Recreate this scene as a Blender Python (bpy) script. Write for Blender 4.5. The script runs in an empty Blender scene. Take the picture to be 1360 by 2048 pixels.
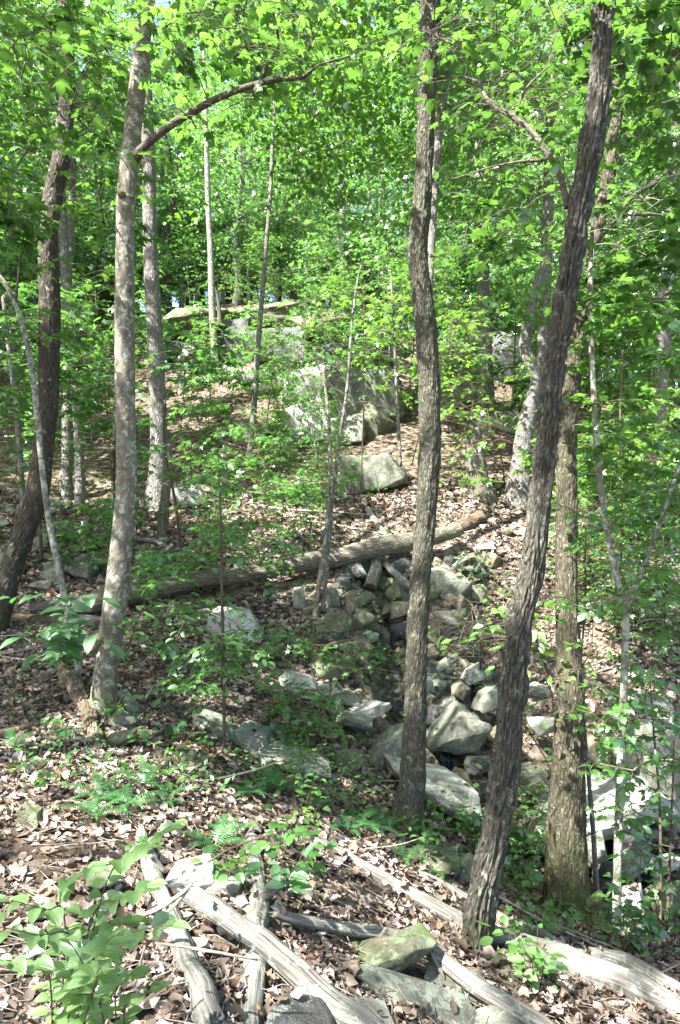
import bpy, bmesh, math, random
import numpy as np
from mathutils import Vector, Matrix, Euler

S = bpy.context.scene
COL = S.collection
F = 24.0 / 36.0 * 2048.0

# ------------------------------------------------------------------ camera
cam_d = bpy.data.cameras.new('camera')
cam_d.sensor_fit = 'VERTICAL'; cam_d.sensor_height = 36; cam_d.sensor_width = 24
cam_d.lens = 24; cam_d.clip_start = 0.05; cam_d.clip_end = 600
cam = bpy.data.objects.new('camera', cam_d); COL.objects.link(cam)
cam.location = (0, 0, 0); cam.rotation_euler = (math.radians(90), 0, 0)
S.camera = cam

# ------------------------------------------------------------------ light
SUN = np.array([-0.50, -0.40, 0.83]); SUN = SUN / np.linalg.norm(SUN)
wd = bpy.data.worlds.new("World"); S.world = wd; wd.use_nodes = True
nt = wd.node_tree
bgn = nt.nodes.get('Background') or nt.nodes.new('ShaderNodeBackground')
sky = nt.nodes.new('ShaderNodeTexSky'); sky.sky_type = 'NISHITA'; sky.sun_disc = False
sky.sun_elevation = math.asin(SUN[2]); sky.sun_rotation = math.atan2(SUN[0], SUN[1])
sky.air_density = 1.0; sky.dust_density = 2.5; sky.ozone_density = 1.0
nt.links.new(sky.outputs[0], bgn.inputs[0]); bgn.inputs[1].default_value = 0.10
sd = bpy.data.lights.new('sun', 'SUN'); sd.energy = 5.0; sd.angle = math.radians(0.5); sd.color = (1.0, 0.975, 0.94)
so = bpy.data.objects.new('sun', sd); COL.objects.link(so)
so.rotation_euler = Vector(SUN).to_track_quat('Z', 'Y').to_euler(); so.location = (-20, -8, 34)
S.view_settings.view_transform = 'Standard'; S.view_settings.look = 'None'
S.view_settings.exposure = 2.72; S.view_settings.gamma = 1; S.view_settings.use_curve_mapping = False
S.render.engine = 'CYCLES'
cy = S.cycles
cy.max_bounces = 8; cy.diffuse_bounces = 5; cy.glossy_bounces = 2; cy.transmission_bounces = 6; cy.transparent_max_bounces = 4
cy.use_denoising = True; cy.sample_clamp_indirect = 6
cy.use_adaptive_sampling = False

# ------------------------------------------------------------------ noise
def vnoise(p, seed=0):
    p = np.asarray(p, float); i = np.floor(p).astype(np.int64); f = p - i; u = f * f * (3 - 2 * f)
    out = np.zeros(len(p))
    for c in range(8):
        dx, dy, dz = c & 1, (c >> 1) & 1, (c >> 2) & 1
        h = ((i[:, 0] + dx) * 73856093) ^ ((i[:, 1] + dy) * 19349663) ^ ((i[:, 2] + dz) * 83492791) ^ (seed * 2654435761)
        h &= 0xffffffff
        h = ((h ^ (h >> 15)) * 2246822519) & 0xffffffff
        h = ((h ^ (h >> 13)) * 3266489917) & 0xffffffff
        h ^= h >> 16
        w = (u[:, 0] if dx else 1 - u[:, 0]) * (u[:, 1] if dy else 1 - u[:, 1]) * (u[:, 2] if dz else 1 - u[:, 2])
        out += w * (h / 4294967295.0)
    return out
def fbm(p, octv=4, seed=0):
    a, s, t = 1.0, 0.0, 0.0
    p = np.asarray(p, float)
    for k in range(octv):
        s = s + a * vnoise(p * (2.03 ** k) + 17.3 * k, seed + k); t += a; a *= 0.5
    return s / t

def W(px, py, Y): return np.array([(px - 680) / F * Y, Y, (1024 - py) / F * Y])

# ------------------------------------------------------------------ terrain function
CP = [(0,2048,2.3),(340,2048,2.4),(680,2048,2.65),(1020,2048,3.0),(1360,2048,3.3),
 (0,1800,2.95),(300,1800,3.1),(600,1800,3.5),(960,1915,4.0),(1250,1950,4.1),
 (0,1560,4.4),(300,1560,4.5),(600,1610,5.0),(820,1645,5.5),(205,1430,6.0),(0,1380,6.8),(430,1470,6.0),
 (600,1480,6.6),(700,1535,6.4),(1140,1840,5.6),(1235,1872,5.2),(1360,1900,5.3),
 (0,1240,8.6),(250,1250,8.3),(450,1290,8.2),(640,1240,9.3),(640,1385,7.8),
 (160,1120,10.3),(400,1120,10.6),(560,1100,11),(0,1100,10.3),(0,1000,13),(150,1010,14),(312,1015,13.5),(450,1010,13.2),
 (600,1010,13),(100,880,17.5),(300,880,17.5),(450,880,17),(450,760,21.5),(100,740,24),(300,720,24),(100,640,33),
 (760,1140,10.4),(770,1260,9.3),(780,1360,8.6),(860,1460,8.0),(920,1570,7.4),(1000,1660,7.0),(1290,1745,6.5),(1500,1760,6.3),
 (750,1000,13.3),(870,950,14.5),(870,860,17),(700,890,16.5),(700,760,20),(600,640,25),(400,640,25),(800,700,23),
 (900,1130,10.9),(920,1250,9.8),(1000,1180,10.6),(1050,1080,11.8),(960,1000,13),(1040,990,13.2),(1000,860,17),(1000,790,21),
 (1150,1000,13),(1300,1020,12.5),(1360,1150,10.5),(1200,1150,10.8),(1150,1300,9.2),(1360,1300,9),(1100,1480,8.2),(1250,1560,7.6),(1360,1450,8),
 (1300,880,16.5),(1300,825,20),(1100,820,20)]
XYZ = [W(*c) for c in CP] + [np.array(c, float) for c in [(-30,10,1),(-30,30,9),(-30,60,18),(0,35,9.6),(0,60,15),(0,95,24),
 (30,35,5),(30,60,10),(35,95,18),(-35,95,24),(20,10,-1.5),(20,20,2),(30,6,-4),(12,5,-3.9),(10,12,-0.2),(-12,4,-1.2),
 (-14,14,1),(14,-3,-3.5),(-14,-3,-1),(10,35,7),(-30,-8,-1),(30,-8,-4),(-2,-3,-1.45),(0,-3,-1.6),(3,-3,-2.2),(0,0,-1.62),(-3,0,-1.4),(3,1,-2.5)]]
XYZ = np.array(XYZ)
def _tk(a, b):
    d2 = ((a[:, None, :] - b[None, :, :]) ** 2).sum(2) + 1e-9
    return 0.5 * d2 * np.log(d2)
_n = len(XYZ)
_A = np.zeros((_n + 3, _n + 3)); _A[:_n, :_n] = _tk(XYZ[:, :2], XYZ[:, :2]) + np.eye(_n) * 0.25
_P = np.c_[np.ones(_n), XYZ[:, :2]]; _A[:_n, _n:] = _P; _A[_n:, :_n] = _P.T
_w = np.linalg.solve(_A, np.r_[XYZ[:, 2], 0, 0, 0])
CREEK = np.array([W(*q)[:2] for q in [(755,1150,10.3),(768,1215,9.7),(773,1290,9.1),(782,1360,8.6),(815,1440,8.1),(870,1500,7.8),(925,1590,7.35)]])
def creek_dist(q):
    d = np.full(len(q), 1e9)
    for a, b in zip(CREEK[:-1], CREEK[1:]):
        t_ = np.clip(((q - a) @ (b - a)) / ((b - a) @ (b - a)), 0, 1); d = np.minimum(d, np.linalg.norm(q - a - t_[:, None] * (b - a), axis=1))
    return d
def H(x, y, detail=True):
    q = np.c_[np.ravel(x), np.ravel(y)].astype(float)
    z = np.zeros(len(q))
    for a in range(0, len(q), 20000):
        b = q[a:a + 20000]
        z[a:a + 20000] = _tk(b, XYZ[:, :2]) @ _w[:_n] + _w[_n] + b @ _w[_n + 1:]
    z -= .60 * np.exp(-(creek_dist(q) / .30) ** 2)
    if detail:
        p = np.c_[q, np.zeros(len(q))]
        amp = np.clip((q[:, 1] - 1) / 12, 0.25, 1.6)
        z += (fbm(p * 0.9, 3, 5) - 0.5) * 0.26 * amp + (fbm(p * 4.0, 3, 9) - 0.5) * 0.07
    return z
_T = np.r_[np.arange(1.2, 16, 0.04), np.arange(16, 90, 0.15)]
def at(px, py, default=30):
    "world point where the ray through a picture point meets the ground"
    x = (px - 680) / F * _T; z = (1024 - py) / F * _T
    h = H(x, _T); k = np.nonzero(z <= h)[0]
    Y = _T[k[0]] if len(k) else default
    return np.array([(px - 680) / F * Y, Y, float(H([(px - 680) / F * Y], [Y])[0])])

# ------------------------------------------------------------------ mesh helpers
def mk_mesh(name, verts, faces, mat=None, smooth=False, attrs=None):
    "faces: (M,k) int array with constant k, or list of such arrays"
    me = bpy.data.meshes.new(name)
    verts = np.asarray(verts, np.float32)
    if isinstance(faces, np.ndarray): faces = [faces]
    faces = [np.asarray(f, np.int32) for f in faces if len(f)]
    me.vertices.add(len(verts)); me.vertices.foreach_set('co', verts.ravel())
    nl = sum(f.size for f in faces); npoly = sum(len(f) for f in faces)
    me.loops.add(nl); me.loops.foreach_set('vertex_index', np.concatenate([f.ravel() for f in faces]))
    me.polygons.add(npoly)
    tot = np.concatenate([np.full(len(f), f.shape[1], np.int32) for f in faces])
    st = np.r_[0, np.cumsum(tot)[:-1]].astype(np.int32)
    me.polygons.foreach_set('loop_start', st)
    if smooth: me.polygons.foreach_set('use_smooth', np.ones(npoly, bool))
    me.update(calc_edges=True); me.validate()
    for k, a in (attrs or {}).items():
        a = np.asarray(a, np.float32)
        at_ = me.attributes.new(k, 'FLOAT' if a.ndim == 1 else 'FLOAT_VECTOR', 'POINT')
        at_.data.foreach_set('value' if a.ndim == 1 else 'vector', a.ravel())
    if mat: me.materials.append(mat)
    return me
def link(name, me, parent=None, loc=None):
    o = bpy.data.objects.new(name, me); COL.objects.link(o)
    if parent: o.parent = parent
    if loc is not None: o.location = tuple(float(v) for v in loc)
    return o
def tag(o, label, cat, group=None, kind=None):
    if label: o['label'] = label
    if cat: o['category'] = cat
    if group: o['group'] = group
    if kind: o['kind'] = kind
    return o
def root(name, loc, label, cat, group=None):
    return tag(link(name, None, None, loc), label, cat, group)

def resample(pts, step):
    pts = np.asarray(pts, float)
    if len(pts) == 2: pts = np.array([pts[0], (pts[0] + pts[1]) / 2, pts[1]])
    P = np.vstack([2 * pts[0] - pts[1], pts, 2 * pts[-1] - pts[-2]]); out = []
    for i in range(1, len(P) - 2):
        p0, p1, p2, p3 = P[i - 1], P[i], P[i + 1], P[i + 2]
        n = max(1, int(math.ceil(np.linalg.norm((p2 - p1)[:3]) / step)))
        t = (np.arange(n) / n)[:, None]
        out.append(0.5 * (2 * p1 + (p2 - p0) * t + (2 * p0 - 5 * p1 + 4 * p2 - p3) * t ** 2 + (3 * p1 - p0 - 3 * p2 + p3) * t ** 3))
    out.append(P[-2][None]); return np.vstack(out)

class Tubes:
    def __init__(s): s.v = []; s.q = []; s.c = []; s.n = 0
    def add(s, pts, rad, seg=6, step=0.1, disp=None, ends=True, squash=None, endcut=0):
        d = resample(np.c_[np.asarray(pts, float), np.asarray(rad, float)], step)
        p, r = d[:, :3], np.maximum(d[:, 3], 0.0006)
        T = np.gradient(p, axis=0); T /= np.linalg.norm(T, axis=1)[:, None] + 1e-9
        up = np.array([0, 1.0, 0]) if abs(T[0][1]) < 0.8 else np.array([1.0, 0, 0])
        N = np.zeros_like(T); n = np.cross(T[0], np.cross(up, T[0])); n /= np.linalg.norm(n)
        for i in range(len(T)):
            n = n - T[i] * n.dot(T[i]); n /= np.linalg.norm(n); N[i] = n
        B = np.cross(T, N)
        L = np.r_[0, np.cumsum(np.linalg.norm(np.diff(p, axis=0), axis=1))]
        a = np.arange(seg) / seg * 2 * math.pi
        ca, sa = np.cos(a)[None, :], np.sin(a)[None, :]
        rr = r[:, None] * np.ones((1, seg))
        bc = np.stack([(r[:, None] * ca), (r[:, None] * sa), np.repeat(L[:, None], seg, 1)], 2)
        if disp is not None: rr = disp(bc, rr, L, a)
        if endcut:
            rng = np.random.default_rng(len(p)); jag = rng.uniform(-1, 1, seg) * endcut
            sh = np.zeros((len(p), seg)); sh[-1] = jag; sh[0] = -jag[::-1]
        else: sh = np.zeros((len(p), seg))
        v = p[:, None, :] + N[:, None, :] * (rr * ca)[..., None] + B[:, None, :] * (rr * sa)[..., None] + T[:, None, :] * sh[..., None]
        m = len(p)
        i, j = np.meshgrid(np.arange(m - 1), np.arange(seg), indexing='ij'); j2 = (j + 1) % seg
        q = np.stack([i * seg + j, i * seg + j2, (i + 1) * seg + j2, (i + 1) * seg + j], 2).reshape(-1, 4) + s.n
        s.v.append(v.reshape(-1, 3)); s.c.append(bc.reshape(-1, 3)); s.q.append(q); base = s.n; s.n += m * seg
        if ends:
            for k, row in ((0, 0), (1, m - 1)):
                ins = 0.35 * r[row] if endcut else 0.0
                s.v.append((p[row] + (T[row] if k == 0 else -T[row]) * ins)[None]); s.c.append(np.array([[0, 0, L[row]]])); ci = s.n; s.n += 1
                jj = np.arange(seg); a0 = base + row * seg + jj; a1 = base + row * seg + (jj + 1) % seg
                cc = np.full(seg, ci)
                s.q.append(np.stack([a1, a0, cc, cc], 1) if k == 0 else np.stack([a0, a1, cc, cc], 1))
        return p
    def build(s, name, mat, parent=None, base=(0, 0, 0), smooth=True):
        if not s.v: return None
        v = np.vstack(s.v) - np.asarray(base); q = np.vstack(s.q)
        tri = q[:, 2] == q[:, 3]
        me = mk_mesh(name, v, [q[~tri], q[tri][:, :3]], mat, smooth, {'bark': np.vstack(s.c)})
        return link(name, me, parent)

# leaf templates: (u across, v along, w up), triangles as fans
def fan(outline, centre):
    n = len(outline); v = np.array([centre] + outline, float)
    f = np.array([[0, 1 + i, 1 + (i + 1) % n] for i in range(n)]); return v, f
def _mirror(half, mid0, mid1):
    return [mid0] + half + [mid1] + [(-a, b, c) for a, b, c in reversed(half)]
MAPLE = fan(_mirror([(.16,-.02,-.02),(.46,.04,-.12),(.33,.22,-.03),(.62,.50,-.17),(.40,.52,-.05),(.24,.50,0),(.26,.74,-.05)], (0,0,0), (0,1.05,-.16)), (0,.32,.05))
MAPLE_M = fan(_mirror([(.46,.05,-.08),(.28,.22,0),(.62,.52,-.12),(.22,.52,0)], (0,0,0), (0,1.05,-.14)), (0,.35,.05))
OVAL = (np.array([(0,0,0),(0,.35,.0),(0,.7,-.02),(0,1,-.10),(.2,.18,.05),(.29,.45,.07),(.2,.76,.03),(-.2,.18,.05),(-.29,.45,.07),(-.2,.76,.03)], float),
        np.array([(0,4,1),(4,5,1),(1,5,2),(5,6,2),(2,6,3),(0,1,7),(7,1,8),(1,2,8),(8,2,9),(2,3,9)]))
OVAL_M = (np.array([(0,0,0),(.27,.4,.06),(0,1,-.1),(-.27,.4,.06),(0,.45,0)], float), np.array([(0,1,4),(1,2,4),(4,2,3),(0,4,3)]))
QUAD = (np.array([(0,0,0),(.42,.45,.08),(0,1,-.1),(-.42,.5,.04)], float), np.array([(0,1,3),(1,2,3)]))
CLUMP = (np.array([(0,0,0),(.5,.35,.1),(.12,.45,0),(.3,1,-.15),(-.08,.55,0),(-.5,.7,.12),(-.25,.25,0)], float), np.array([(0,1,2),(2,3,4),(4,5,6),(0,2,6),(6,2,4)]))

class Leaves:
    def __init__(s): s.p = []; s.d = []; s.n = []; s.s = []
    def add(s, p, d, n, size):
        s.p.append(p); s.d.append(d); s.n.append(n); s.s.append(size)
    def arrays(s): return np.vstack(s.p), np.vstack(s.d), np.vstack(s.n), np.concatenate(s.s)
    def build(s, name, tpl, mat, parent=None, base=(0, 0, 0), seed=0, keep=None):
        if not s.p: return None
        p, d, n, sz = s.arrays()
        if keep is not None:
            k = keep(p); p, d, n, sz = p[k], d[k], n[k], sz[k]
        if not len(p): return None
        return link(name, leaf_mesh(name, p - np.asarray(base), d, n, sz, tpl, mat, seed), parent)
def leaf_mesh(name, p, d, n, sz, tpl, mat, seed=0, jitter=0.12, asp=(.85, 1.15)):
    rng = np.random.default_rng(seed)
    d = d / (np.linalg.norm(d, axis=1)[:, None] + 1e-9)
    x = np.cross(d, n); x /= np.linalg.norm(x, axis=1)[:, None] + 1e-9
    n = np.cross(x, d)
    tv, tf = tpl; k = len(tv); N = len(p)
    tvv = tv[None] * (1 + rng.uniform(-jitter, jitter, (N, 1, 3)))
    tvv = tvv * np.stack([rng.uniform(*asp, N), np.ones(N), rng.uniform(-.6, 2.2, N)], 1)[:, None, :]
    v = p[:, None] + sz[:, None, None] * (tvv[..., 0:1] * x[:, None] + tvv[..., 1:2] * d[:, None] + tvv[..., 2:3] * n[:, None])
    f = (tf[None] + (np.arange(N) * k)[:, None, None]).reshape(-1, tf.shape[1])
    r = np.repeat(rng.random(N), k)
    return mk_mesh(name, v.reshape(-1, 3), f, mat, False, {'rnd': r})

def spray(rng, lv, tb, c, R, n, size, flat=0.22, droop=0.15, lean=None, twr=0.0035):
    "a flat tier of twigs round c with leaves along them"
    k = max(3, n // 11); per = max(3, n // k)
    c = np.asarray(c, float); a0 = rng.random() * 6.28
    tilt = rng.normal(0, .12, 2)
    for i in range(k):
        a = a0 + i * 6.283 / k + rng.normal(0, .3)
        L = R * rng.uniform(.55, 1.1)
        h = np.array([math.cos(a), math.sin(a), 0]); h[2] = rng.normal(0, flat) + tilt[0] * h[0] + tilt[1] * h[1]
        if lean is not None: h = h + lean
        mid = c + h * L * .5 + np.array([0, 0, .04 * R]); end = c + h * L - np.array([0, 0, droop * L])
        if tb is not None: tb.add([c, mid, end], [twr, twr * .7, twr * .35], 3, max(.12, L / 2.2), ends=False)
        t = (np.arange(per) + rng.random(per)) / per * .85 + .15
        t[-1] = 1
        b = ((1 - t) ** 2)[:, None] * c + (2 * t * (1 - t))[:, None] * mid + (t ** 2)[:, None] * end
        hd = h / np.linalg.norm(h); side = np.cross(hd, [0, 0, 1.0]); side /= np.linalg.norm(side)
        sg = np.where(np.arange(per) % 2, 1, -1)[:, None] * rng.uniform(.4, 1.3, (per, 1)); sg[-1] *= .2
        d = hd + side * sg + rng.normal(0, .2, (per, 3)); d[:, 2] -= rng.uniform(0, .7, per)
        d /= np.linalg.norm(d, axis=1)[:, None]
        nr = np.array([0, 0, 1.0]) + rng.normal(0, .38, (per, 3))
        lv.add(b + d * size * .35, d, nr, size * rng.uniform(.6, 1.15, per))

# ------------------------------------------------------------------ materials
def mat_new(name):
    m = bpy.data.materials.new(name); m.use_nodes = True; t = m.node_tree
    t.nodes.clear(); out = t.nodes.new('ShaderNodeOutputMaterial'); return m, t, out
def nd(t, typ, **kw):
    n = t.nodes.new(typ)
    for k, v in kw.items():
        if k.startswith('i_'):
            n.inputs[int(k[2:]) if k[2:].isdigit() else k[2:].replace('_', ' ')].default_value = v
        else: setattr(n, k, v)
    return n
def ramp(t, src, stops):
    r = nd(t, 'ShaderNodeValToRGB'); e = r.color_ramp.elements
    while len(e) < len(stops): e.new(0.5)
    for el, (p, c) in zip(e, stops): el.position = p; el.color = (*c, 1) if len(c) == 3 else c
    t.links.new(src, r.inputs[0]); return r.outputs[0]
def mixc(t, fac, a, b, mode='MIX'):
    m = nd(t, 'ShaderNodeMix', data_type='RGBA', blend_type=mode)
    for s, v in ((0, fac), (6, a), (7, b)):
        if isinstance(v, (int, float)): m.inputs[s].default_value = v
        elif isinstance(v, tuple): m.inputs[s].default_value = (*v, 1)
        else: t.links.new(v, m.inputs[s])
    return m.outputs[2]
def noise(t, vec, scale, detail=4, rough=.6, dist=0):
    n = nd(t, 'ShaderNodeTexNoise'); n.inputs['Scale'].default_value = scale; n.inputs['Detail'].default_value = detail
    n.inputs['Roughness'].default_value = rough; n.inputs['Distortion'].default_value = dist
    if vec is not None: t.links.new(vec, n.inputs['Vector'])
    return n.outputs['Fac']
def mathn(t, op, a, b=None, clamp=False):
    n = nd(t, 'ShaderNodeMath', operation=op, use_clamp=clamp)
    for s, v in ((0, a), (1, b)):
        if v is None: continue
        if isinstance(v, (int, float)): n.inputs[s].default_value = v
        else: t.links.new(v, n.inputs[s])
    return n.outputs[0]
def bump(t, h, strength, dist):
    b = nd(t, 'ShaderNodeBump'); b.inputs['Strength'].default_value = strength; b.inputs['Distance'].default_value = dist
    t.links.new(h, b.inputs['Height']); return b.outputs[0]
def finish(t, out, col, rough=.85, nrm=None, spec=.3):
    p = nd(t, 'ShaderNodeBsdfPrincipled')
    if isinstance(col, tuple): p.inputs['Base Color'].default_value = (*col, 1)
    else: t.links.new(col, p.inputs['Base Color'])
    if isinstance(rough, (int, float)): p.inputs['Roughness'].default_value = rough
    else: t.links.new(rough, p.inputs['Roughness'])
    p.inputs['Specular IOR Level'].default_value = spec
    if nrm is not None: t.links.new(nrm, p.inputs['Normal'])
    t.links.new(p.outputs[0], out.inputs[0]); return p
def leaf_mat(name, dark, light, trans, gloss=.08, tf=.5, rnd='rnd', obj_var=True):
    m, t, out = mat_new(name)
    a = nd(t, 'ShaderNodeAttribute', attribute_name=rnd)
    f = a.outputs['Fac']
    if obj_var:
        oi = nd(t, 'ShaderNodeObjectInfo')
        f = mathn(t, 'MULTIPLY_ADD', f, .62); t.nodes[-1].inputs[2].default_value = 0
        f = mathn(t, 'ADD', f, mathn(t, 'MULTIPLY', oi.outputs['Random'], .42))
    c = mixc(t, f, dark, light)
    tc = mixc(t, f, tuple(v * .45 for v in trans), trans)
    d = nd(t, 'ShaderNodeBsdfDiffuse'); t.links.new(c, d.inputs[0])
    tr = nd(t, 'ShaderNodeBsdfTranslucent'); t.links.new(tc, tr.inputs[0])
    g = nd(t, 'ShaderNodeBsdfGlossy'); g.inputs['Roughness'].default_value = .38; g.inputs[0].default_value = (.9, .95, .9, 1)
    m1 = nd(t, 'ShaderNodeMixShader'); m1.inputs[0].default_value = tf
    t.links.new(d.outputs[0], m1.inputs[1]); t.links.new(tr.outputs[0], m1.inputs[2])
    m2 = nd(t, 'ShaderNodeMixShader'); m2.inputs[0].default_value = gloss
    t.links.new(m1.outputs[0], m2.inputs[1]); t.links.new(g.outputs[0], m2.inputs[2])
    t.links.new(m2.outputs[0], out.inputs[0]); return m

M = {}
M['maple'] = leaf_mat('maple_leaf', (.02, .07, .010), (.055, .15, .02), (.20, .44, .055))
M['far'] = leaf_mat('far_leaf', (.015, .055, .014), (.10, .22, .05), (.25, .55, .09), gloss=.1)
M['canopy'] = leaf_mat('canopy_leaf', (.035, .09, .012), (.08, .17, .02), (.22, .50, .03))
M['beech'] = leaf_mat('beech_leaf', (.05, .14, .018), (.12, .25, .04), (.26, .52, .05), gloss=.10)
M['under'] = leaf_mat('understory_leaf', (.03, .10, .018), (.085, .21, .035), (.18, .44, .065), gloss=.10)
M['fern'] = leaf_mat('fern_frond', (.03, .12, .03), (.06, .18, .05), (.15, .42, .08))

def bark_mat(name, c_dark, c_mid, c_light, su=38, sv=6, lichen=None, lich_amt=.5, moss=0.0, bstr=.8, blotch=None, plate=1.0):
    m, t, out = mat_new(name)
    a = nd(t, 'ShaderNodeAttribute', attribute_name='bark'); v = a.outputs['Vector']
    mp = nd(t, 'ShaderNodeMapping'); mp.inputs['Scale'].default_value = (su, su, sv); t.links.new(v, mp.inputs[0])
    n1 = noise(t, mp.outputs[0], 1.0, 5, .62, .4)
    w = nd(t, 'ShaderNodeTexVoronoi', feature='DISTANCE_TO_EDGE'); w.inputs['Scale'].default_value = .9
    mm = nd(t, 'ShaderNodeVectorMath', operation='MULTIPLY_ADD')
    nz = nd(t, 'ShaderNodeTexNoise'); nz.inputs['Scale'].default_value = .8; t.links.new(mp.outputs[0], nz.inputs[0])
    t.links.new(nz.outputs['Color'], mm.inputs[0]); mm.inputs[1].default_value = (1.2, 1.2, 1.2); t.links.new(mp.outputs[0], mm.inputs[2])
    t.links.new(mm.outputs[0], w.inputs['Vector'])
    edge = mathn(t, 'MULTIPLY', w.outputs[0], 3.0, True)
    h = mathn(t, 'ADD', mathn(t, 'MULTIPLY', edge, .6 * plate), mathn(t, 'MULTIPLY', n1, .7))
    c = ramp(t, n1, [(.3, c_dark), (.5, c_mid), (.72, c_light)])
    c = mixc(t, mathn(t, 'MULTIPLY', mathn(t, 'SUBTRACT', .55, mathn(t, 'MULTIPLY', edge, .55), True), plate), c, c_dark)
    geo = nd(t, 'ShaderNodeNewGeometry')
    nf = noise(t, v, 130, 3, .7)
    c = mixc(t, .25, c, ramp(t, nf, [(.3, (.25, .25, .25)), (.7, (.9, .9, .9))]), 'OVERLAY')
    if blotch:
        nb = noise(t, v, 9, 5, .65, .6); c = mixc(t, ramp(t, nb, [(.60, (0, 0, 0)), (.67, (.85, .85, .85))]), c, blotch)
    if lichen:
        nl = noise(t, v, 16, 6, .7, .5)
        c = mixc(t, ramp(t, nl, [(.62 - lich_amt * .22, (0, 0, 0)), (.68 - lich_amt * .2, (.8, .8, .8))]), c, lichen)
    if moss:
        sp = nd(t, 'ShaderNodeSeparateXYZ'); t.links.new(v, sp.inputs[0])
        nm = noise(t, v, 7, 4, .65)
        lo = mathn(t, 'SUBTRACT', 1.0, mathn(t, 'MULTIPLY', sp.outputs[2], 1 / max(moss, .01)), True)
        c = mixc(t, mathn(t, 'MULTIPLY', lo, ramp(t, nm, [(.38, (0, 0, 0)), (.6, (.9, .9, .9))])), c, (.09, .12, .02))
    finish(t, out, c, .9, bump(t, h, bstr, .02), .2); return m
M['bark_ridge'] = bark_mat('ridged_bark', (.022, .02, .015), (.076, .070, .054), (.158, .15, .12), 50, 15, (.18, .20, .14), .25, .6)
M['bark_plain'] = bark_mat('furrowed_bark', (.028, .026, .018), (.088, .083, .060), (.165, .158, .12), 60, 17, (.20, .22, .14), .25, .35)
M['bark_moss'] = bark_mat('mossy_bark', (.03, .027, .016), (.08, .072, .046), (.15, .135, .095), 46, 14, (.30, .265, .21), .15, 1.2)
M['bark_smooth'] = bark_mat('smooth_lichen_bark', (.08, .07, .05), (.16, .142, .105), (.23, .21, .16), 14, 8, (.36, .365, .30), .45, .7, .35, (.045, .04, .028))
M['bark_pale'] = bark_mat('pale_slim_bark', (.08, .073, .055), (.16, .15, .115), (.25, .24, .20), 30, 12, (.34, .36, .29), .6, .3, .4)
M['bark_dark'] = bark_mat('dark_bark', (.025, .021, .016), (.075, .062, .046), (.15, .13, .10), 60, 12, (.30, .31, .26), .12, .6)
M['bark_grey'] = bark_mat('grey_bark', (.075, .068, .058), (.16, .148, .13), (.26, .25, .23), 40, 9, (.42, .44, .40), .3, 0)
M['twig'] = bark_mat('twig_bark', (.07, .045, .03), (.09, .065, .048), (.15, .115, .09), 60, 30, None, 0, 0, .3)
M['branch'] = bark_mat('branch_bark', (.05, .043, .034), (.11, .095, .075), (.19, .17, .135), 50, 20, (.30, .30, .24), .15, 0, .5)
M['log_grey'] = bark_mat('weathered_wood', (.05, .045, .036), (.14, .131, .112), (.25, .243, .222), 75, 3.0, (.25, .30, .23), .42, 0, .8, (.10, .085, .06), .15)
M['log_moss'] = bark_mat('mossy_log_bark', (.05, .043, .033), (.18, .16, .12), (.33, .31, .27), 50, 7, (.15, .18, .09), .3, 0, .9)
M['log_rust'] = bark_mat('rotten_bark', (.05, .035, .024), (.16, .115, .08), (.28, .22, .165), 50, 12, (.16, .19, .09), .25, 0, .9)
M['stick'] = bark_mat('dead_stick', (.17, .14, .11), (.33, .29, .24), (.50, .46, .40), 60, 12, None, 0, 0, .4)

def rock_mat(name, a, b, lich, lamt, moss, rough=.85, brown=.3):
    m, t, out = mat_new(name)
    g = nd(t, 'ShaderNodeNewGeometry'); pos = g.outputs['Position']
    oi = nd(t, 'ShaderNodeObjectInfo')
    n1 = noise(t, pos, 2.2, 6, .65, .3); n2 = noise(t, pos, 22, 5, .7); n3 = noise(t, pos, 110, 3, .7)
    c = ramp(t, n1, [(.3, a), (.7, b)])
    c = mixc(t, mathn(t, 'MULTIPLY', oi.outputs['Random'], .45), c, tuple(v * 1.45 for v in a))
    nb = noise(t, pos, 3.5, 3, .6, .6)
    br = ramp(t, nb, [(.56, (0, 0, 0)), (.70, (brown,) * 3)])
    c = mixc(t, br, c, (.24, .16, .09))
    c = mixc(t, .45, c, ramp(t, n2, [(.3, (.3, .3, .3)), (.7, (.75, .75, .75))]), 'OVERLAY')
    c = mixc(t, .35, c, ramp(t, n3, [(.3, (.3, .3, .3)), (.7, (.75, .75, .75))]), 'OVERLAY')
    nl = noise(t, pos, 6.0, 5, .68, .4); nl2 = noise(t, pos, 30, 4, .7)
    lm = mathn(t, 'ADD', mathn(t, 'MULTIPLY', nl, .7), mathn(t, 'MULTIPLY', nl2, .3))
    c = mixc(t, ramp(t, lm, [(.60 - lamt * .2, (0, 0, 0)), (.64 - lamt * .2, (.85, .85, .85))]), c, lich)
    sp = nd(t, 'ShaderNodeSeparateXYZ'); t.links.new(g.outputs['Normal'], sp.inputs[0])
    nm = noise(t, pos, 5, 5, .7)
    mo = mathn(t, 'ADD', nm, mathn(t, 'MULTIPLY', sp.outputs[2], .12))
    c = mixc(t, ramp(t, mo, [(.74 - moss * .3, (0, 0, 0)), (.84 - moss * .3, (.9, .9, .9))]), c, (.05, .075, .018))
    h = mathn(t, 'ADD', mathn(t, 'MULTIPLY', n2, .8), mathn(t, 'MULTIPLY', n3, .35))
    h = mathn(t, 'ADD', h, mathn(t, 'MULTIPLY', n1, 1.2))
    finish(t, out, c, rough, bump(t, h, .75, .03), .35); return m
M['rock_grey'] = rock_mat('grey_sandstone', (.075, .078, .058), (.175, .178, .14), (.23, .25, .185), .5, .16)
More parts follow.
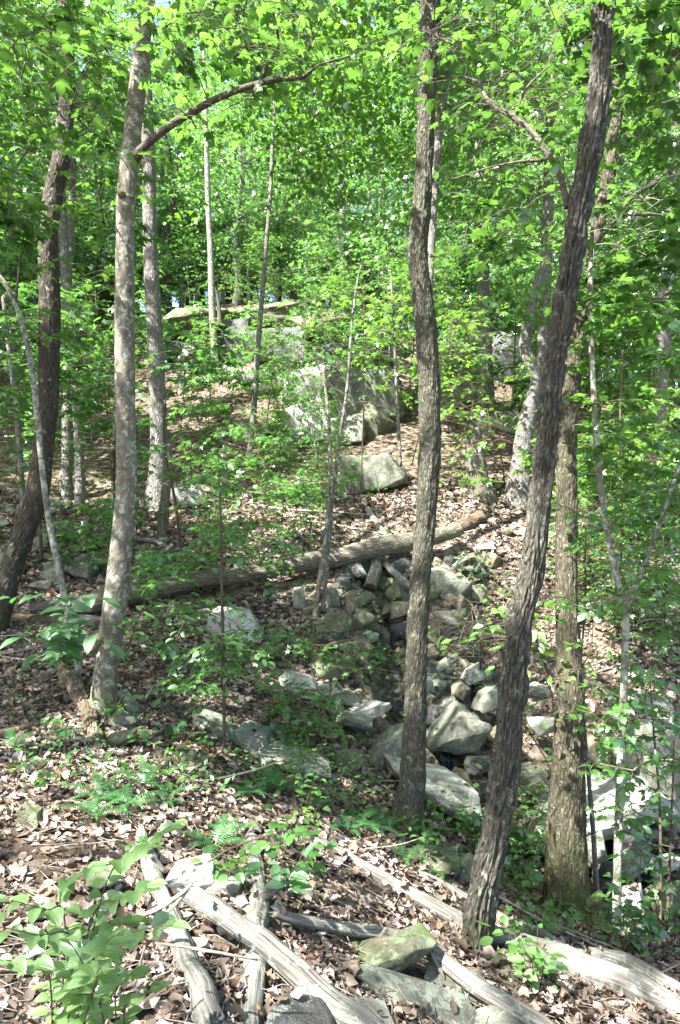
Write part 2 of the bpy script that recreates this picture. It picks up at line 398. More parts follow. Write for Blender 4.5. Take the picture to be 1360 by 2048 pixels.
M['rock_pale'] = rock_mat('pale_sandstone', (.19, .18, .155), (.37, .36, .32), (.40, .42, .36), .55, .06, .8, .2)
M['rock_mossy'] = rock_mat('mossy_sandstone', (.055, .058, .036), (.13, .13, .085), (.17, .20, .115), .5, .42)
M['rock_brown'] = rock_mat('brown_sandstone', (.085, .07, .045), (.175, .145, .095), (.18, .20, .13), .4, .2, .85, .9)
M['rock_dark'] = rock_mat('dark_wet_and_shade_stone', (.02, .021, .021), (.06, .062, .058), (.18, .20, .16), .2, .08, .35, .1)  # wet stones by the stream; on recess blocks the dark stands for shade

# ground sheet
m, t, out = mat_new('forest_floor')
g = nd(t, 'ShaderNodeNewGeometry'); pos = g.outputs['Position']
vo = nd(t, 'ShaderNodeTexVoronoi', feature='F1'); vo.inputs['Scale'].default_value = 14; vo.inputs['Randomness'].default_value = 1
wv = nd(t, 'ShaderNodeVectorMath', operation='MULTIPLY_ADD'); nz = nd(t, 'ShaderNodeTexNoise'); nz.inputs['Scale'].default_value = 20
t.links.new(pos, nz.inputs[0]); t.links.new(nz.outputs['Color'], wv.inputs[0]); wv.inputs[1].default_value = (.09, .09, .09); t.links.new(pos, wv.inputs[2])
t.links.new(wv.outputs[0], vo.inputs['Vector'])
sp = nd(t, 'ShaderNodeSeparateColor'); t.links.new(vo.outputs['Color'], sp.inputs[0])
c = ramp(t, sp.outputs[0], [(0, (.035, .026, .018)), (.35, (.09, .067, .048)), (.65, (.165, .128, .096)), (1, (.27, .22, .175))])
c = mixc(t, ramp(t, noise(t, pos, 1.1, 5, .65), [(.45, (0, 0, 0)), (.7, (.55, .55, .55))]), c, (.10, .07, .045))
c = mixc(t, ramp(t, noise(t, pos, .8, 6, .7), [(.56, (0, 0, 0)), (.68, (.6, .6, .6))]), c, (.07, .10, .025))
h = mathn(t, 'ADD', mathn(t, 'MULTIPLY', sp.outputs[1], .7), noise(t, pos, 60, 3, .7))
finish(t, out, c, .95, bump(t, h, .9, .03), .1); M['ground'] = m
# litter
m, t, out = mat_new('dead_leaf')
a = nd(t, 'ShaderNodeAttribute', attribute_name='rnd')
c = ramp(t, a.outputs['Fac'], [(0, (.035, .026, .018)), (.25, (.085, .062, .044)), (.5, (.17, .128, .093)), (.75, (.27, .218, .185)), (.9, (.38, .325, .29)), (.95, (.27, .13, .06)), (1, (.18, .145, .12))])
g = nd(t, 'ShaderNodeNewGeometry')
c = mixc(t, .4, c, ramp(t, noise(t, g.outputs['Position'], 60, 3, .7), [(.3, (.3, .3, .3)), (.7, (.8, .8, .8))]), 'OVERLAY')
d = nd(t, 'ShaderNodeBsdfPrincipled'); t.links.new(c, d.inputs['Base Color']); d.inputs['Roughness'].default_value = .6; d.inputs['Specular IOR Level'].default_value = .35
tr = nd(t, 'ShaderNodeBsdfTranslucent'); t.links.new(c, tr.inputs[0])
mx = nd(t, 'ShaderNodeMixShader'); mx.inputs[0].default_value = .15
t.links.new(d.outputs[0], mx.inputs[1]); t.links.new(tr.outputs[0], mx.inputs[2]); t.links.new(mx.outputs[0], out.inputs[0]); M['litter'] = m
# water
m, t, out = mat_new('stream_water')
g = nd(t, 'ShaderNodeNewGeometry')
p = finish(t, out, (.012, .014, .012), .06, bump(t, noise(t, g.outputs['Position'], 9, 4, .6, 1.0), .5, .03), .8); M['water'] = m
m, t, out = mat_new('falling_water')
g = nd(t, 'ShaderNodeNewGeometry')
mp = nd(t, 'ShaderNodeMapping'); mp.inputs['Scale'].default_value = (14, 10, 3); t.links.new(g.outputs['Position'], mp.inputs[0])
nn = noise(t, mp.outputs[0], 1, 4, .6)
finish(t, out, ramp(t, nn, [(.5, (.015, .018, .018)), (.85, (.14, .155, .16))]), .14, bump(t, nn, .15, .02), .6); M['fall'] = m

# ------------------------------------------------------------------ ground sheet
xs = np.r_[-np.geomspace(8, 60, 46)[::-1], np.linspace(-7.9, 7.9, 226), np.geomspace(8, 60, 46)]
ys = np.r_[np.linspace(-14, 1, 30), np.linspace(1.05, 16, 230), np.geomspace(16.1, 140, 110)]
gx, gy = np.meshgrid(xs, ys)
gz = H(gx, gy)
nx_, ny_ = len(xs), len(ys)
ii, jj = np.meshgrid(np.arange(ny_ - 1), np.arange(nx_ - 1), indexing='ij')
gf = np.stack([ii * nx_ + jj, ii * nx_ + jj + 1, (ii + 1) * nx_ + jj + 1, (ii + 1) * nx_ + jj], 2).reshape(-1, 4)
ground = tag(link('ground', mk_mesh('ground', np.c_[gx.ravel(), gy.ravel(), gz], gf, M['ground'], True)),
             'leaf strewn forest slope falling to a stream and rising beyond', 'ground', None, 'structure')

# ------------------------------------------------------------------ water
def sheet(name, pts, wid, mat, label, drop=0.0):
    p = resample(np.c_[np.array(pts, float), np.array(wid, float)], .12)
    T = np.gradient(p[:, :3], axis=0); T[:, 2] = 0; T /= np.linalg.norm(T, axis=1)[:, None] + 1e-9
    X = np.c_[-T[:, 1], T[:, 0], np.zeros(len(T))]
    k = 7; s = np.linspace(-1, 1, k)
    rng = np.random.default_rng(3); jit = 1 + (fbm(np.c_[np.arange(len(p)) * .4, np.zeros((len(p), 2))], 3, 8) - .5) * .8
    v = p[:, None, :3] + X[:, None] * (s[None, :, None] * (p[:, 3] * jit)[:, None, None])
    i, j = np.meshgrid(np.arange(len(p) - 1), np.arange(k - 1), indexing='ij')
    f = np.stack([i * k + j, i * k + j + 1, (i + 1) * k + j + 1, (i + 1) * k + j], 2).reshape(-1, 4)
    o = link(name, mk_mesh(name, v.reshape(-1, 3), f, mat, True)); tag(o, label, 'water', None, 'structure'); return o
def gpt(px, py, dz=0.0):
    p = at(px, py); p[2] += dz; return p
sp_pts = [gpt(x, y, .12) for x, y in [(748, 1160), (760, 1215), (770, 1255), (778, 1300), (785, 1340), (790, 1385), (800, 1440)]]
sheet('stream_water', sp_pts, [.03, .035, .035, .035, .05, .06, .08], M['fall'], 'thin trickle of water running down between the dark stones')
pl = [gpt(x, y, .09) for x, y in [(800, 1440), (850, 1480), (900, 1530), (930, 1590), (990, 1660), (1100, 1705), (1250, 1735), (1350, 1745)]]
pl += [np.array([4.2, 6.3, pl[-1][2] - .1]), np.array([9, 5.6, pl[-1][2] - .5])]
for k in range(1, len(pl)): pl[k][2] = min(pl[k][2], pl[k - 1][2])
sheet('stream_pool', pl, [.15, .2, .22, .25, .3, .3, .45, .45, .4, .4], M['water'], 'dark shaded stream pool lying among the boulders')

# ------------------------------------------------------------------ labels by landmark
LM = []   # (name, xyz)
def landmark(name, px, py, Y=None):
    LM.append((name, W(px, py, Y) if Y else at(px, py)))
for a in [('the lichen spotted smooth tree', 205, 1430), ('the leaning ridged tree', 960, 1900), ('the tall furrowed tree', 815, 1640),
          ('the mossy double stem tree', 1140, 1830), ('the slim pale tree', 1235, 1870), ('the rock ledge', 480, 680), ('the white boulder pile', 670, 860),
          ('the flat topped boulder', 748, 985), ('the trickle', 778, 1330), ('the rotten stump', 955, 1000), ('the straight grey tree', 312, 1010),
          ('the curved dark tree', 20, 1220), ('the broken foreground log', 560, 1900), ('the long weathered log', 1100, 1930), ('the mossy fallen log', 560, 1140),
          ('the huge lichen boulder', 1290, 1500), ('the dark pool', 900, 1520), ('the cliff face', 1000, 800), ('the twin grey trees', 145, 1005),
          ('the large shaded slab', 880, 1600), ('the crooked tree', 1040, 990), ('the thin twin saplings', 645, 1235), ('the bright stone', 600, 1375)]:
    landmark(*a)
LM.append(('the open slope', at(1180, 1180))); LM.append(('the stony bank', at(90, 1110))); LM.append(('the sunny bank', at(1040, 1090)))
USED = {}
def rel(p, q):
    dx, dy = p[0] - q[0], p[1] - q[1]; s = max(.12, .03 * p[1])
    a = 'behind' if dy > abs(dx) * 1.2 else 'in front of' if -dy > abs(dx) * 1.2 else 'just right of' if dx > 0 else 'just left of'
    if np.hypot(dx, dy) < s * 2: a = 'right beside'
    return a
def describe(desc, p, group):
    "a label from look and nearest landmarks; used again only for look-alikes of one group"
    ds = sorted(LM, key=lambda l: np.hypot(*(l[1][:2] - p[:2])))
    tries = [f'{desc} {rel(p, ds[0][1])} {ds[0][0]}'] + [f'{desc} between {ds[0][0]} and {ds[k][0]}' for k in (1, 2, 3)] + [f'{desc} {rel(p, ds[k][1])} {ds[k][0]}' for k in (1, 2)]
    for tt in tries:
        if tt not in USED and len(tt.split()) <= 16: USED[tt] = 1; return tt
    return tries[0]

# ------------------------------------------------------------------ rocks
def rock_mesh(seed, flat=.7, cuts=2, rough=.05, nextra=5, sub=0):
    rng = np.random.default_rng(seed); bm = bmesh.new()
    pts = []
    for sx in (-1, 1):
        for sy in (-1, 1):
            for sz in (-1, 1):
                pts.append(np.array([sx, sy, sz]) * rng.uniform(.38, 1.0, 3))
    for _ in range(nextra):
        q = rng.normal(0, 1, 3); q /= np.abs(q).max(); pts.append(q * rng.uniform(.85, 1.08, 3))
    for q in pts: bm.verts.new(q * np.array([1, 1, flat]))
    r = bmesh.ops.convex_hull(bm, input=bm.verts)
    bmesh.ops.delete(bm, geom=[g for g in set(r['geom_interior'] + r['geom_unused']) if isinstance(g, bmesh.types.BMVert)], context='VERTS')
    bmesh.ops.dissolve_limit(bm, angle_limit=.12, verts=bm.verts, edges=bm.edges)
    bmesh.ops.bevel(bm, geom=list(bm.edges), offset=.028, segments=1, affect='EDGES', profile=.5, clamp_overlap=True)
    bmesh.ops.triangulate(bm, faces=bm.faces)
    for _ in range(cuts):
        le = [e for e in bm.edges if e.calc_length() > .22]
        bmesh.ops.subdivide_edges(bm, edges=le, cuts=1, use_grid_fill=True)
        bmesh.ops.triangulate(bm, faces=[f for f in bm.faces if len(f.verts) > 4])
    bm.normal_update()
    co = np.array([v.co for v in bm.verts]); no = np.array([v.normal for v in bm.verts])
    d = (fbm(co * 2.2 + seed, 4, seed) - .5) * rough * 4 + (fbm(co * 7 + seed, 3, seed + 3) - .5) * rough * 1.2
    co = co + no * d[:, None]; co = (co - (co.max(0) + co.min(0)) / 2) / ((co.max(0) - co.min(0)) / 2)
    for v, q in zip(bm.verts, co): v.co = q
    me = bpy.data.meshes.new('rock'); bm.to_mesh(me); bm.free()
    me.polygons.foreach_set('use_smooth', np.ones(len(me.polygons), bool)); me.set_sharp_from_angle(angle=math.radians(38))
    return me
KINDS = ['rock_grey', 'rock_pale', 'rock_mossy', 'rock_brown', 'rock_dark']
ROCKM = {}
def rmesh(kind, i, big=False):
    k = (kind, i, big)
    if k not in ROCKM:
        me = rock_mesh(40 + i * 7 + (100 if big else 0), [.75, .55, .9, .65, .5, .8][i % 6], 4 if big else 3, .055 if big else .05, 3 + i % 4)
        me.materials.append(M[kind]); ROCKM[k] = me
    return ROCKM[k]
ADJ = {'rock_grey': 'grey', 'rock_pale': 'pale', 'rock_mossy': 'mossy green', 'rock_brown': 'brown', 'rock_dark': 'dark wet'}
rr = random.Random(11)
def rock(loc, size, tilt=0, yaw=None, kind='rock_grey', label=None, i=None, name='rock', tx=0):
    big = max(size) > .45
    me = rmesh(kind, rr.randrange(8) if i is None else i, big)
    o = link(name, me, None, loc); o.scale = [float(s) / 2 for s in size]
    o.rotation_euler = (tx, math.radians(tilt), rr.uniform(-.5, .5) + rr.choice([0, 3.14]) if yaw is None else yaw)
    if label is None:
        sz = max(size[0], size[1]); w = 'tiny' if sz < .14 else 'small' if sz < .25 else 'fist sized' if sz < .0 else 'squat' if sz < .4 and size[2] < sz * .5 else 'blocky' if sz < .45 else 'broad' if sz < .8 else 'large'
        label = describe(f'{w} {ADJ[kind]} {"slab" if size[2] < sz * .45 else "stone"}', np.array(loc), 'stones')
    tag(o, label, 'rock', 'stones on the wooded slope'); return o
def hrock(px, py, w, h, Y=None, tilt=0, kind='rock_grey', label=None, depth=.8, yaw=None, i=None, tx=0, sink=.12):
    "centre, width and height in the picture, resting on the ground there"
    if Y is None: Y = 1e3
    exact = Y < 0; Y = abs(Y)
    bt = at(px, min(py + h * .46, 2300))[1]; Y = Y if exact else min(Y, bt + w * bt / F * depth * .22)
    s = Y / F; c = W(px, py, Y); ww, hh = w * s * 1.06, h * s * 1.12
    phi = math.atan2(max(0.0, -c[2]), Y)
    dd_ = ww * depth
    if label and 'slab' in label and phi > .3: depth = min(1.1, h * s / math.sin(phi) * .95 / ww); dd_ = ww * depth; c[2] += .0; tilt = 17
    hh = max(.22 * ww, (hh - dd_ * math.sin(phi)) / math.cos(phi))
    return rock(c, (ww, ww * depth, hh), tilt, yaw if yaw is not None else rr.uniform(-.25, .25) + rr.choice([0, 3.14159]), kind, label, i, tx=tx)
HR = [
 # ledge; blocks beneath it are coloured dark to stand for the recess shade
 (405,655,175,46,-24,-5,'rock_mossy','long overhanging ledge block behind the dead grey snag',.9),
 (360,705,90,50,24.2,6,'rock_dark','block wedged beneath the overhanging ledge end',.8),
 (470,690,80,90,25,0,'rock_dark','recessed rock face coloured dark as shadow under the ledge',.8),
 (545,648,190,44,-24.2,4,'rock_mossy','mid section of the rock ledge topped by moss and ferns',.9),
 (560,700,150,70,25.2,0,'rock_dark','rock wall coloured dark as shade beneath the middle of the ledge',.6),
 (670,668,190,52,-23.8,10,'rock_brown','brown stained overhang dipping toward the boulder pile',.9),
 (765,700,120,50,-23,20,'rock_grey','lower tail end of the ledge above the boulder pile',.8),
 (700,720,150,50,24,8,'rock_dark','rock coloured dark as shade directly under the stained overhang',.7),
 (385,708,60,30,22.8,5,'rock_pale','pale block sitting in the hollow below the ledge',.8),
 (440,745,70,35,22,15,'rock_grey','grey slab at the foot of the dead snag',.8),
 # boulder pile
 (540,760,115,52,20,10,'rock_pale','pale round boulder at the left of the boulder pile',.8),
 (640,782,150,100,-18.4,8,'rock_pale','upper white boulder of the large pile',.8),
 (725,805,165,130,-17.9,16,'rock_grey','tallest lichen boulder on the right of the pile',.9),
 (765,770,80,60,19,30,'rock_grey','split wedge leaning on top of the tallest boulder',.6),
 (618,850,110,80,17.4,-10,'rock_pale','white boulder at the front left of the pile',.7),
 (690,862,90,60,17.0,14,'rock_grey','grey boulder at the front foot of the pile',.7),
 (745,845,80,62,17.3,30,'rock_mossy','mossy boulder at the right foot of the pile',.7),
 (500,860,60,45,17.2,5,'rock_grey','grey stone left of the pale leaning log',.8),
 (585,880,55,28,16.6,10,'rock_grey',None,.8),
 (748,950,128,80,13.9,6,'rock_grey','flat topped grey boulder alone on the open slope',.8),
 # cliff right; its recess wall takes the dark stone as painted shade
 (925,672,62,62,22.5,0,'rock_grey','upper block of the cliff beside the plain grey trunk',.7),
 (935,760,95,120,22.2,0,'rock_grey','tall cracked face of the cliff behind the tall furrowed tree',.6),
 (1015,720,110,110,23,4,'rock_dark','recess wall of the cliff coloured dark as shade right of the grey trunk',.6),
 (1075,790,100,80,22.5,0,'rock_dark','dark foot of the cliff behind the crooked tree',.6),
 (890,790,80,60,21.5,-5,'rock_grey','low block at the foot of the cliff',.7),
 (1010,848,95,42,17.5,5,'rock_pale','pale broken slab behind the rotten stump',.8),
 # mid left
 (375,992,80,38,13.2,-3,'rock_pale','pale sunlit boulder right of the straight grey tree',.8),
 (240,1010,60,40,12.6,0,'rock_grey',None,.8),(130,1060,50,36,11.4,0,'rock_grey',None,.8),(90,1080,45,34,11,0,'rock_mossy',None,.8),
 (165,1135,60,52,10,10,'rock_grey',None,.8),(200,1125,42,44,10.2,10,'rock_mossy',None,.8),(290,1120,50,42,10.3,25,'rock_grey',None,.8),
 (280,1165,45,40,9.8,10,'rock_mossy',None,.8),(20,1130,50,50,10,0,'rock_grey',None,.8),(130,1230,70,36,8.9,0,'rock_mossy',None,.8),
 (475,1245,115,72,8.9,4,'rock_pale','pale rounded boulder below the mossy fallen log',.85),
 (425,1235,60,40,8.8,0,'rock_mossy',None,.8),(552,1272,34,30,8.9,20,'rock_brown',None,.8),(585,1285,24,26,8.8,0,'rock_grey',None,.8),
 (520,1310,90,40,8.2,10,'rock_mossy',None,.8),(598,1200,24,50,9.6,5,'rock_grey',None,.8),(668,1195,28,44,9.6,5,'rock_grey',None,.8),
 # by cascade
 (895,1175,105,74,10.4,-28,'rock_grey','big tilted grey slab above the right of the trickle',.6),
 (838,1135,50,30,10.7,0,'rock_grey',None,.8),(810,1180,50,42,10.2,10,'rock_mossy',None,.8),(712,1140,54,36,10.4,10,'rock_dark',None,.8),
 (805,1218,48,34,9.8,-5,'rock_brown',None,.8),(725,1240,56,40,9.4,25,'rock_mossy',None,.8),(690,1250,36,30,9.4,0,'rock_mossy',None,.8),
 (870,1255,26,40,9.6,10,'rock_brown',None,.5),(890,1235,50,28,9.9,0,'rock_grey',None,.8),(745,1275,26,22,9.2,0,'rock_grey',None,.8),
 (720,1295,46,32,9.1,30,'rock_brown',None,.8),(665,1335,90,56,8.3,12,'rock_mossy',None,.8),
 # near stream
 (603,1368,92,52,7.9,10,'rock_pale','bright white sunlit stone beside the near bank',.8),
 (640,1385,40,32,7.7,10,'rock_grey',None,.8),(690,1392,70,34,7.7,6,'rock_grey',None,.8),(735,1422,95,44,7.5,8,'rock_pale','pale slab lying left of the dark pool',.7),
 (705,1440,70,36,7.3,10,'rock_grey',None,.8),(690,1520,76,50,6.8,10,'rock_mossy',None,.7),
 (785,1500,130,84,7.0,35,'rock_grey','grey boulder behind the foot of the tall furrowed tree',.6),
 (860,1560,180,110,6.7,32,'rock_pale','broad pale slab sloping down to the dark pool',.7),
 (915,1602,60,70,6.6,10,'rock_pale',None,.7),(925,1562,44,54,6.9,5,'rock_brown',None,.7),
 (917,1462,112,116,7.7,-24,'rock_grey','grey wedge shaped boulder with lichen spots above the pool',.85),
 (970,1592,50,60,7.0,0,'rock_dark','black wet stone at the water edge by the pale slab',.8),
 (960,1528,60,40,7.5,0,'rock_dark',None,.8),(920,1380,34,36,8.4,30,'rock_brown',None,.8),(872,1430,50,44,8.0,0,'rock_dark',None,.8),
 (945,1350,50,36,8.8,20,'rock_pale',None,.8),(975,1400,60,50,8.2,15,'rock_grey',None,.8),(880,1370,34,26,8.6,0,'rock_grey',None,.8),
 (1000,1470,60,40,7.9,10,'rock_brown',None,.8),(1070,1380,50,30,8.8,5,'rock_grey',None,.8),(1060,1560,60,60,7.3,0,'rock_mossy',None,.8),
 # big right
 (1295,1475,150,180,7.9,10,'rock_grey','huge pale lichen boulder beyond the slim pale tree',.8),
 (1195,1610,250,120,7.1,12,'rock_pale','great flat pale slab behind the slim pale tree',.8),
 (1330,1560,100,110,7.4,0,'rock_grey','grey block against the foot of the huge lichen boulder',.7),
 (1190,1500,70,60,7.7,35,'rock_brown',None,.7),(1080,1450,50,40,8,10,'rock_grey',None,.8),
 (1252,1820,80,92,5.9,10,'rock_pale','pale egg shaped stone right of the slim pale tree',.8),
 (1190,1700,60,60,6.3,10,'rock_grey',None,.8),(1265,1725,80,44,6.2,40,'rock_grey',None,.7),(1210,1755,40,40,6.1,0,'rock_grey',None,.8),
 (1255,1680,56,50,6.5,10,'rock_dark',None,.8),(1330,1725,80,36,6.2,-15,'rock_pale','wet pointed rock jutting over the dark pool',.6),
 (1330,1800,70,70,5.9,20,'rock_mossy',None,.7),(1180,1650,50,40,6.7,0,'rock_grey',None,.8),(1110,1690,60,40,6.3,20,'rock_grey',None,.8),
 (1100,1620,50,40,6.9,10,'rock_grey',None,.8),(1220,1740,40,40,6.0,0,'rock_dark',None,.8),
 # slabs on near slope
 (432,1448,92,36,6.3,38,'rock_grey','grey tilted slab left of the slender sapling foot',.5),
 (512,1478,92,60,6.1,36,'rock_grey','lichen slab leaning downhill right of the slender sapling',.5),
 (590,1522,150,44,5.9,32,'rock_grey','long narrow grey slab pointing down toward the tall furrowed tree',.5),
 (402,1472,46,24,5.9,0,'rock_mossy',None,.8),(262,1408,84,28,6.2,42,'rock_grey','narrow slab lying right of the smooth tree foot',.5),
 (240,1478,92,40,5.3,22,'rock_mossy','mossy stone in the sun right of the rotten root bank',.6),
 (250,1440,50,34,5.8,20,'rock_grey',None,.7),(62,1632,52,46,4.1,-25,'rock_mossy','small upright mossy stone on the left of the leafy bank',.7),
 (505,1650,40,26,4.9,0,'rock_mossy',None,.8),(880,1720,80,60,5.2,30,'rock_mossy','mossy slab below the fern patch by the tall furrowed tree',.6),
 (930,1735,60,50,5.0,30,'rock_grey',None,.6),(1080,1660,60,50,6.4,0,'rock_grey',None,.7),
 # foreground
 (378,1752,96,72,3.35,-4,'rock_pale','blocky pale grey stone wedged between the two foreground logs',.8),
 (440,1768,80,60,3.4,15,'rock_grey','grey stone tucked behind the blocky pale foreground stone',.7),
 (735,1925,270,60,3.25,10,'rock_mossy','mossy slab under the bent foreground branch',.9),
 (830,2015,270,70,3.0,14,'rock_grey','wide grey green slab at the bottom edge',.9),
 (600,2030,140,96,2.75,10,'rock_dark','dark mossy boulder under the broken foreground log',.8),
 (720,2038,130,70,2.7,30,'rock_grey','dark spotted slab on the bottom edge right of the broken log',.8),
 (930,1975,180,60,3.25,14,'rock_grey','grey slab beneath the leaf pile by the leaning ridged tree',.9),
 (990,2050,140,60,2.95,8,'rock_grey','rounded slab cut by the bottom edge below the bent branch',.9),
 (205,1752,60,44,3.1,0,'rock_mossy',None,.8),(615,1782,30,24,3.6,0,'rock_grey',None,.8),(1130,1900,60,40,4.4,20,'rock_mossy','mossy rock behind the long weathered log',.8),
]
for h in HR:
    hrock(h[0], h[1], h[2], h[3], h[4], h[5], h[6], h[7], h[8], i=7 if h[7] and ('rounded' in h[7] or 'lichen spots' in h[7]) else None)
# fields of smaller stones
def inpoly(x, y, P):
    c = False; j = len(P) - 1
    for i in range(len(P)):
        if (P[i][1] > y) != (P[j][1] > y) and x < (P[j][0] - P[i][0]) * (y - P[i][1]) / (P[j][1] - P[i][1]) + P[i][0]: c = not c
        j = i
    return c
def field(P, n, smin, smax, kinds):
    xs_ = [p[0] for p in P]; ys_ = [p[1] for p in P]; k = 0
    while k < n:
        x, y = rr.uniform(min(xs_), max(xs_)), rr.uniform(min(ys_), max(ys_))
        if not inpoly(x, y, P): continue
        p = at(x, y); s = smin + (smax - smin) * rr.random() ** 1.5
        rock(p + np.array([0, 0, s * .08]), (s, s * rr.uniform(.6, 1), s * rr.uniform(.35, .8)), rr.uniform(-35, 35), rr.uniform(0, 6.28), rr.choice(kinds), tx=rr.uniform(-.5, .5)); k += 1
field([(690,1130),(960,1110),(960,1300),(1040,1420),(1010,1520),(900,1500),(790,1450),(740,1400),(640,1290),(600,1180)], 150, .15, .48, ['rock_mossy','rock_mossy','rock_brown','rock_grey','rock_dark','rock_dark'])
field([(735,1150),(760,1150),(800,1440),(900,1560),(850,1560),(750,1420)], 26, .12, .28, ['rock_dark','rock_dark','rock_mossy'])
field([(0,1040),(330,1060),(420,1100),(400,1180),(0,1190)], 20, .18, .5, ['rock_mossy','rock_grey','rock_brown'])
field([(100,950),(420,950),(430,1030),(100,1030)], 8, .2, .5, ['rock_pale','rock_grey','rock_pale'])
field([(420,760),(600,740),(800,900),(560,920),(450,900)], 7, .3, .8, ['rock_grey','rock_pale','rock_grey'])
field([(1040,1400),(1360,1350),(1360,1700),(1180,1800),(1040,1650)], 9, .16, .45, ['rock_grey','rock_pale','rock_brown'])
field([(640,1380),(760,1430),(900,1620),(700,1560)], 3, .14, .35, ['rock_grey','rock_mossy'])
field([(960,1060),(1060,1060),(1040,1150),(950,1130)], 6, .18, .45, ['rock_pale','rock_brown'])

# ------------------------------------------------------------------ logs
def ridged(amp, ku, kz, seed, lump=.05, flare=0, nl=5, fz=.25, L0=0):
    def f(bc, rr_, L, a):
        sh = bc.shape[:2]; q = bc.reshape(-1, 3)
        u = q * np.array([ku, ku, kz])
        w = fbm(u * .35 + 5, 2, seed + 7)[:, None] * 1.0
        n = fbm(u + w, 3, seed); rd = 1 - np.abs(2 * n - 1) * 2.2
        big = fbm(q * np.array([9, 9, 2.0]), 3, seed + 11) - .5
        out = rr_ + ((np.clip(1 - rd, 0, 1.2) - .95) * amp).reshape(sh) + rr_ * (big * lump * 2).reshape(sh)
        if flare:
            e = np.exp(-np.maximum(L - L0, 0) / fz)[:, None]
            out = out * (1 + flare * e * (.35 + .65 * np.cos(nl * a + seed)[None, :] * .8))
        return out
    return f
def lay(a, b, w, Y0, lift=0.0, sink=.65):
    Y = _T[_T > .6 * Y0]; x = (a - 680) / F * Y; z = (1024 - b) / F * Y; r = w * Y / F / 2
    k = np.nonzero(z - lift <= H(x, Y) + sink * r)[0]
    return float(Y[k[0]]) if len(k) and Y[k[0]] < 1.6 * Y0 else Y0
def log(px_path, mat, label, name='log', seg=28, amp=.006, ku=40, kz=4, endcut=.02, group=None, cat='log', lift=None, stubs=(), lump=.07, step=.03):
    "px_path: (px, py, width px, Y)"
    if lift is not None:
        n_ = len(px_path); lf = np.interp(np.linspace(0, 1, n_), np.linspace(0, 1, len(lift)), lift)
        Ys = np.array([lay(*q, l_) for q, l_ in zip(px_path, lf)]); old = np.array([q[3] for q in px_path])
        for _ in range(2): Ys[1:-1] = (Ys[:-2] + 2 * Ys[1:-1] + Ys[2:]) / 4
        px_path = [(q[0], q[1], q[2], y_) for q, y_ in zip(px_path, Ys)]
        xs_o = [q[0] + q[1] for q in px_path]
        ns = []
        for s_ in stubs:
            k = int(np.argmin([abs(q[0] - s_[0][0]) + abs(q[1] - s_[0][1]) for q in px_path])); f_ = px_path[k][3] - old[k]
            ns.append([(q[0], q[1], q[2], q[3] + f_) for q in s_])
        stubs = ns
    P = np.array([W(a, b, Y) for a, b, w, Y in px_path]); R = np.array([w * Y / F / 2 for a, b, w, Y in px_path])
    if len(P) > 3:
        Q = resample(np.c_[P, R], .14); aa = np.c_[np.arange(len(Q)) * .55, np.zeros(len(Q)), np.full(len(Q), len(label) * 1.7)]
        for ax in (0, 2): Q[:, ax] += (fbm(aa + ax * 9, 2, 3) - .5) * Q[:, 3] * (.3 if 'long' in label else 1.0)
        Q[:, 3] *= .86 + .28 * fbm(aa + 50, 2, 4); P, R = Q[:, :3], Q[:, 3]
    R = np.asarray(R) * (.9 if P[0][1] < 6 else 1)
    r = root(name, P[0], label, cat, group)
    tb = Tubes(); tb.add(P, R, seg, step, ridged(amp, ku, kz, len(label), lump), True, endcut=endcut)
    tb.build('log_trunk', M[mat], r, P[0])
    for s in stubs:
        Q = np.array([W(a, b, Y) for a, b, w, Y in s]); q = np.array([w * Y / F / 2 for a, b, w, Y in s])
        t2 = Tubes(); t2.add(Q, q, 14, .02, ridged(.002, 60, 8, 3, .05), True, endcut=.004); t2.build('branch_stub', M[mat], r, P[0])
    return r
log([(60,1218,24,8.45),(160,1210,38,8.5),(250,1190,44,8.75),(330,1170,42,9.05),(420,1156,38,9.4),(500,1146,38,9.65),(600,1126,38,10.0),(700,1108,40,10.35),(800,1086,40,10.65),(870,1074,34,11.0),(915,1058,30,11.35)],
    'log_moss', 'long mossy barked log fallen across the slope above the trickle', amp=.012, ku=30, kz=3, stubs=[[(700,1130,12,10.6),(650,1160,9,10.3),(560,1165,6,10.0)]])
log([(880,1072,14,11.3),(925,1052,26,11.5),(962,1034,30,11.8)], 'log_rust', 'splintered rotten end of log beside the sunny stones', lift=[0], amp=.02, ku=20, kz=2)
log([(10,1236,26,8.0),(120,1240,18,8.2),(220,1248,12,8.3),(285,1252,10,8.3)], 'log_rust', 'dark rotting branch lying below the curved dark tree', lift=[0], seg=16)
log([(100,1058,8,11.6),(160,1072,14,11.4),(235,1076,14,11.2),(300,1080,10,11.2),(350,1100,8,11)], 'log_grey', 'thin weathered branch lying on the stony bank', lift=[0], seg=12)
log([(0,1012,10,12.5),(60,1040,12,12),(110,1066,9,11.5)], 'log_grey', 'thin weathered branch at the left edge on the stony bank', lift=[0], seg=12)
log([(145,1232,22,7.9),(190,1240,18,8.0),(275,1246,16,8.2)], 'log_grey', 'short grey log piece behind the smooth tree', lift=[0], seg=16)
log([(745,1112,22,10.6),(752,1135,24,10.4),(740,1175,26,10.1)], 'log_moss', 'short splintered mossy log wedged beside the trickle', seg=16)
log([(770,1128,15,10.5),(800,1155,15,10.2),(835,1185,13,9.9)], 'log_grey', 'short grey log leaning from the fallen trunk to the stones', seg=14)
log([(852,1268,12,9.4),(885,1300,11,9.1)], 'log_grey', 'short pale stick wedged right of the tall furrowed tree', seg=12)
log([(518,880,14,16.8),(545,845,17,17.2),(578,815,16,17.6)], 'log_grey', 'pale log leaning on the left of the boulder pile', seg=14)
log([(62,900,22,15.5),(82,880,14,16)], 'log_grey', 'stubby pale log on the upper left slope', lift=[0], seg=14)
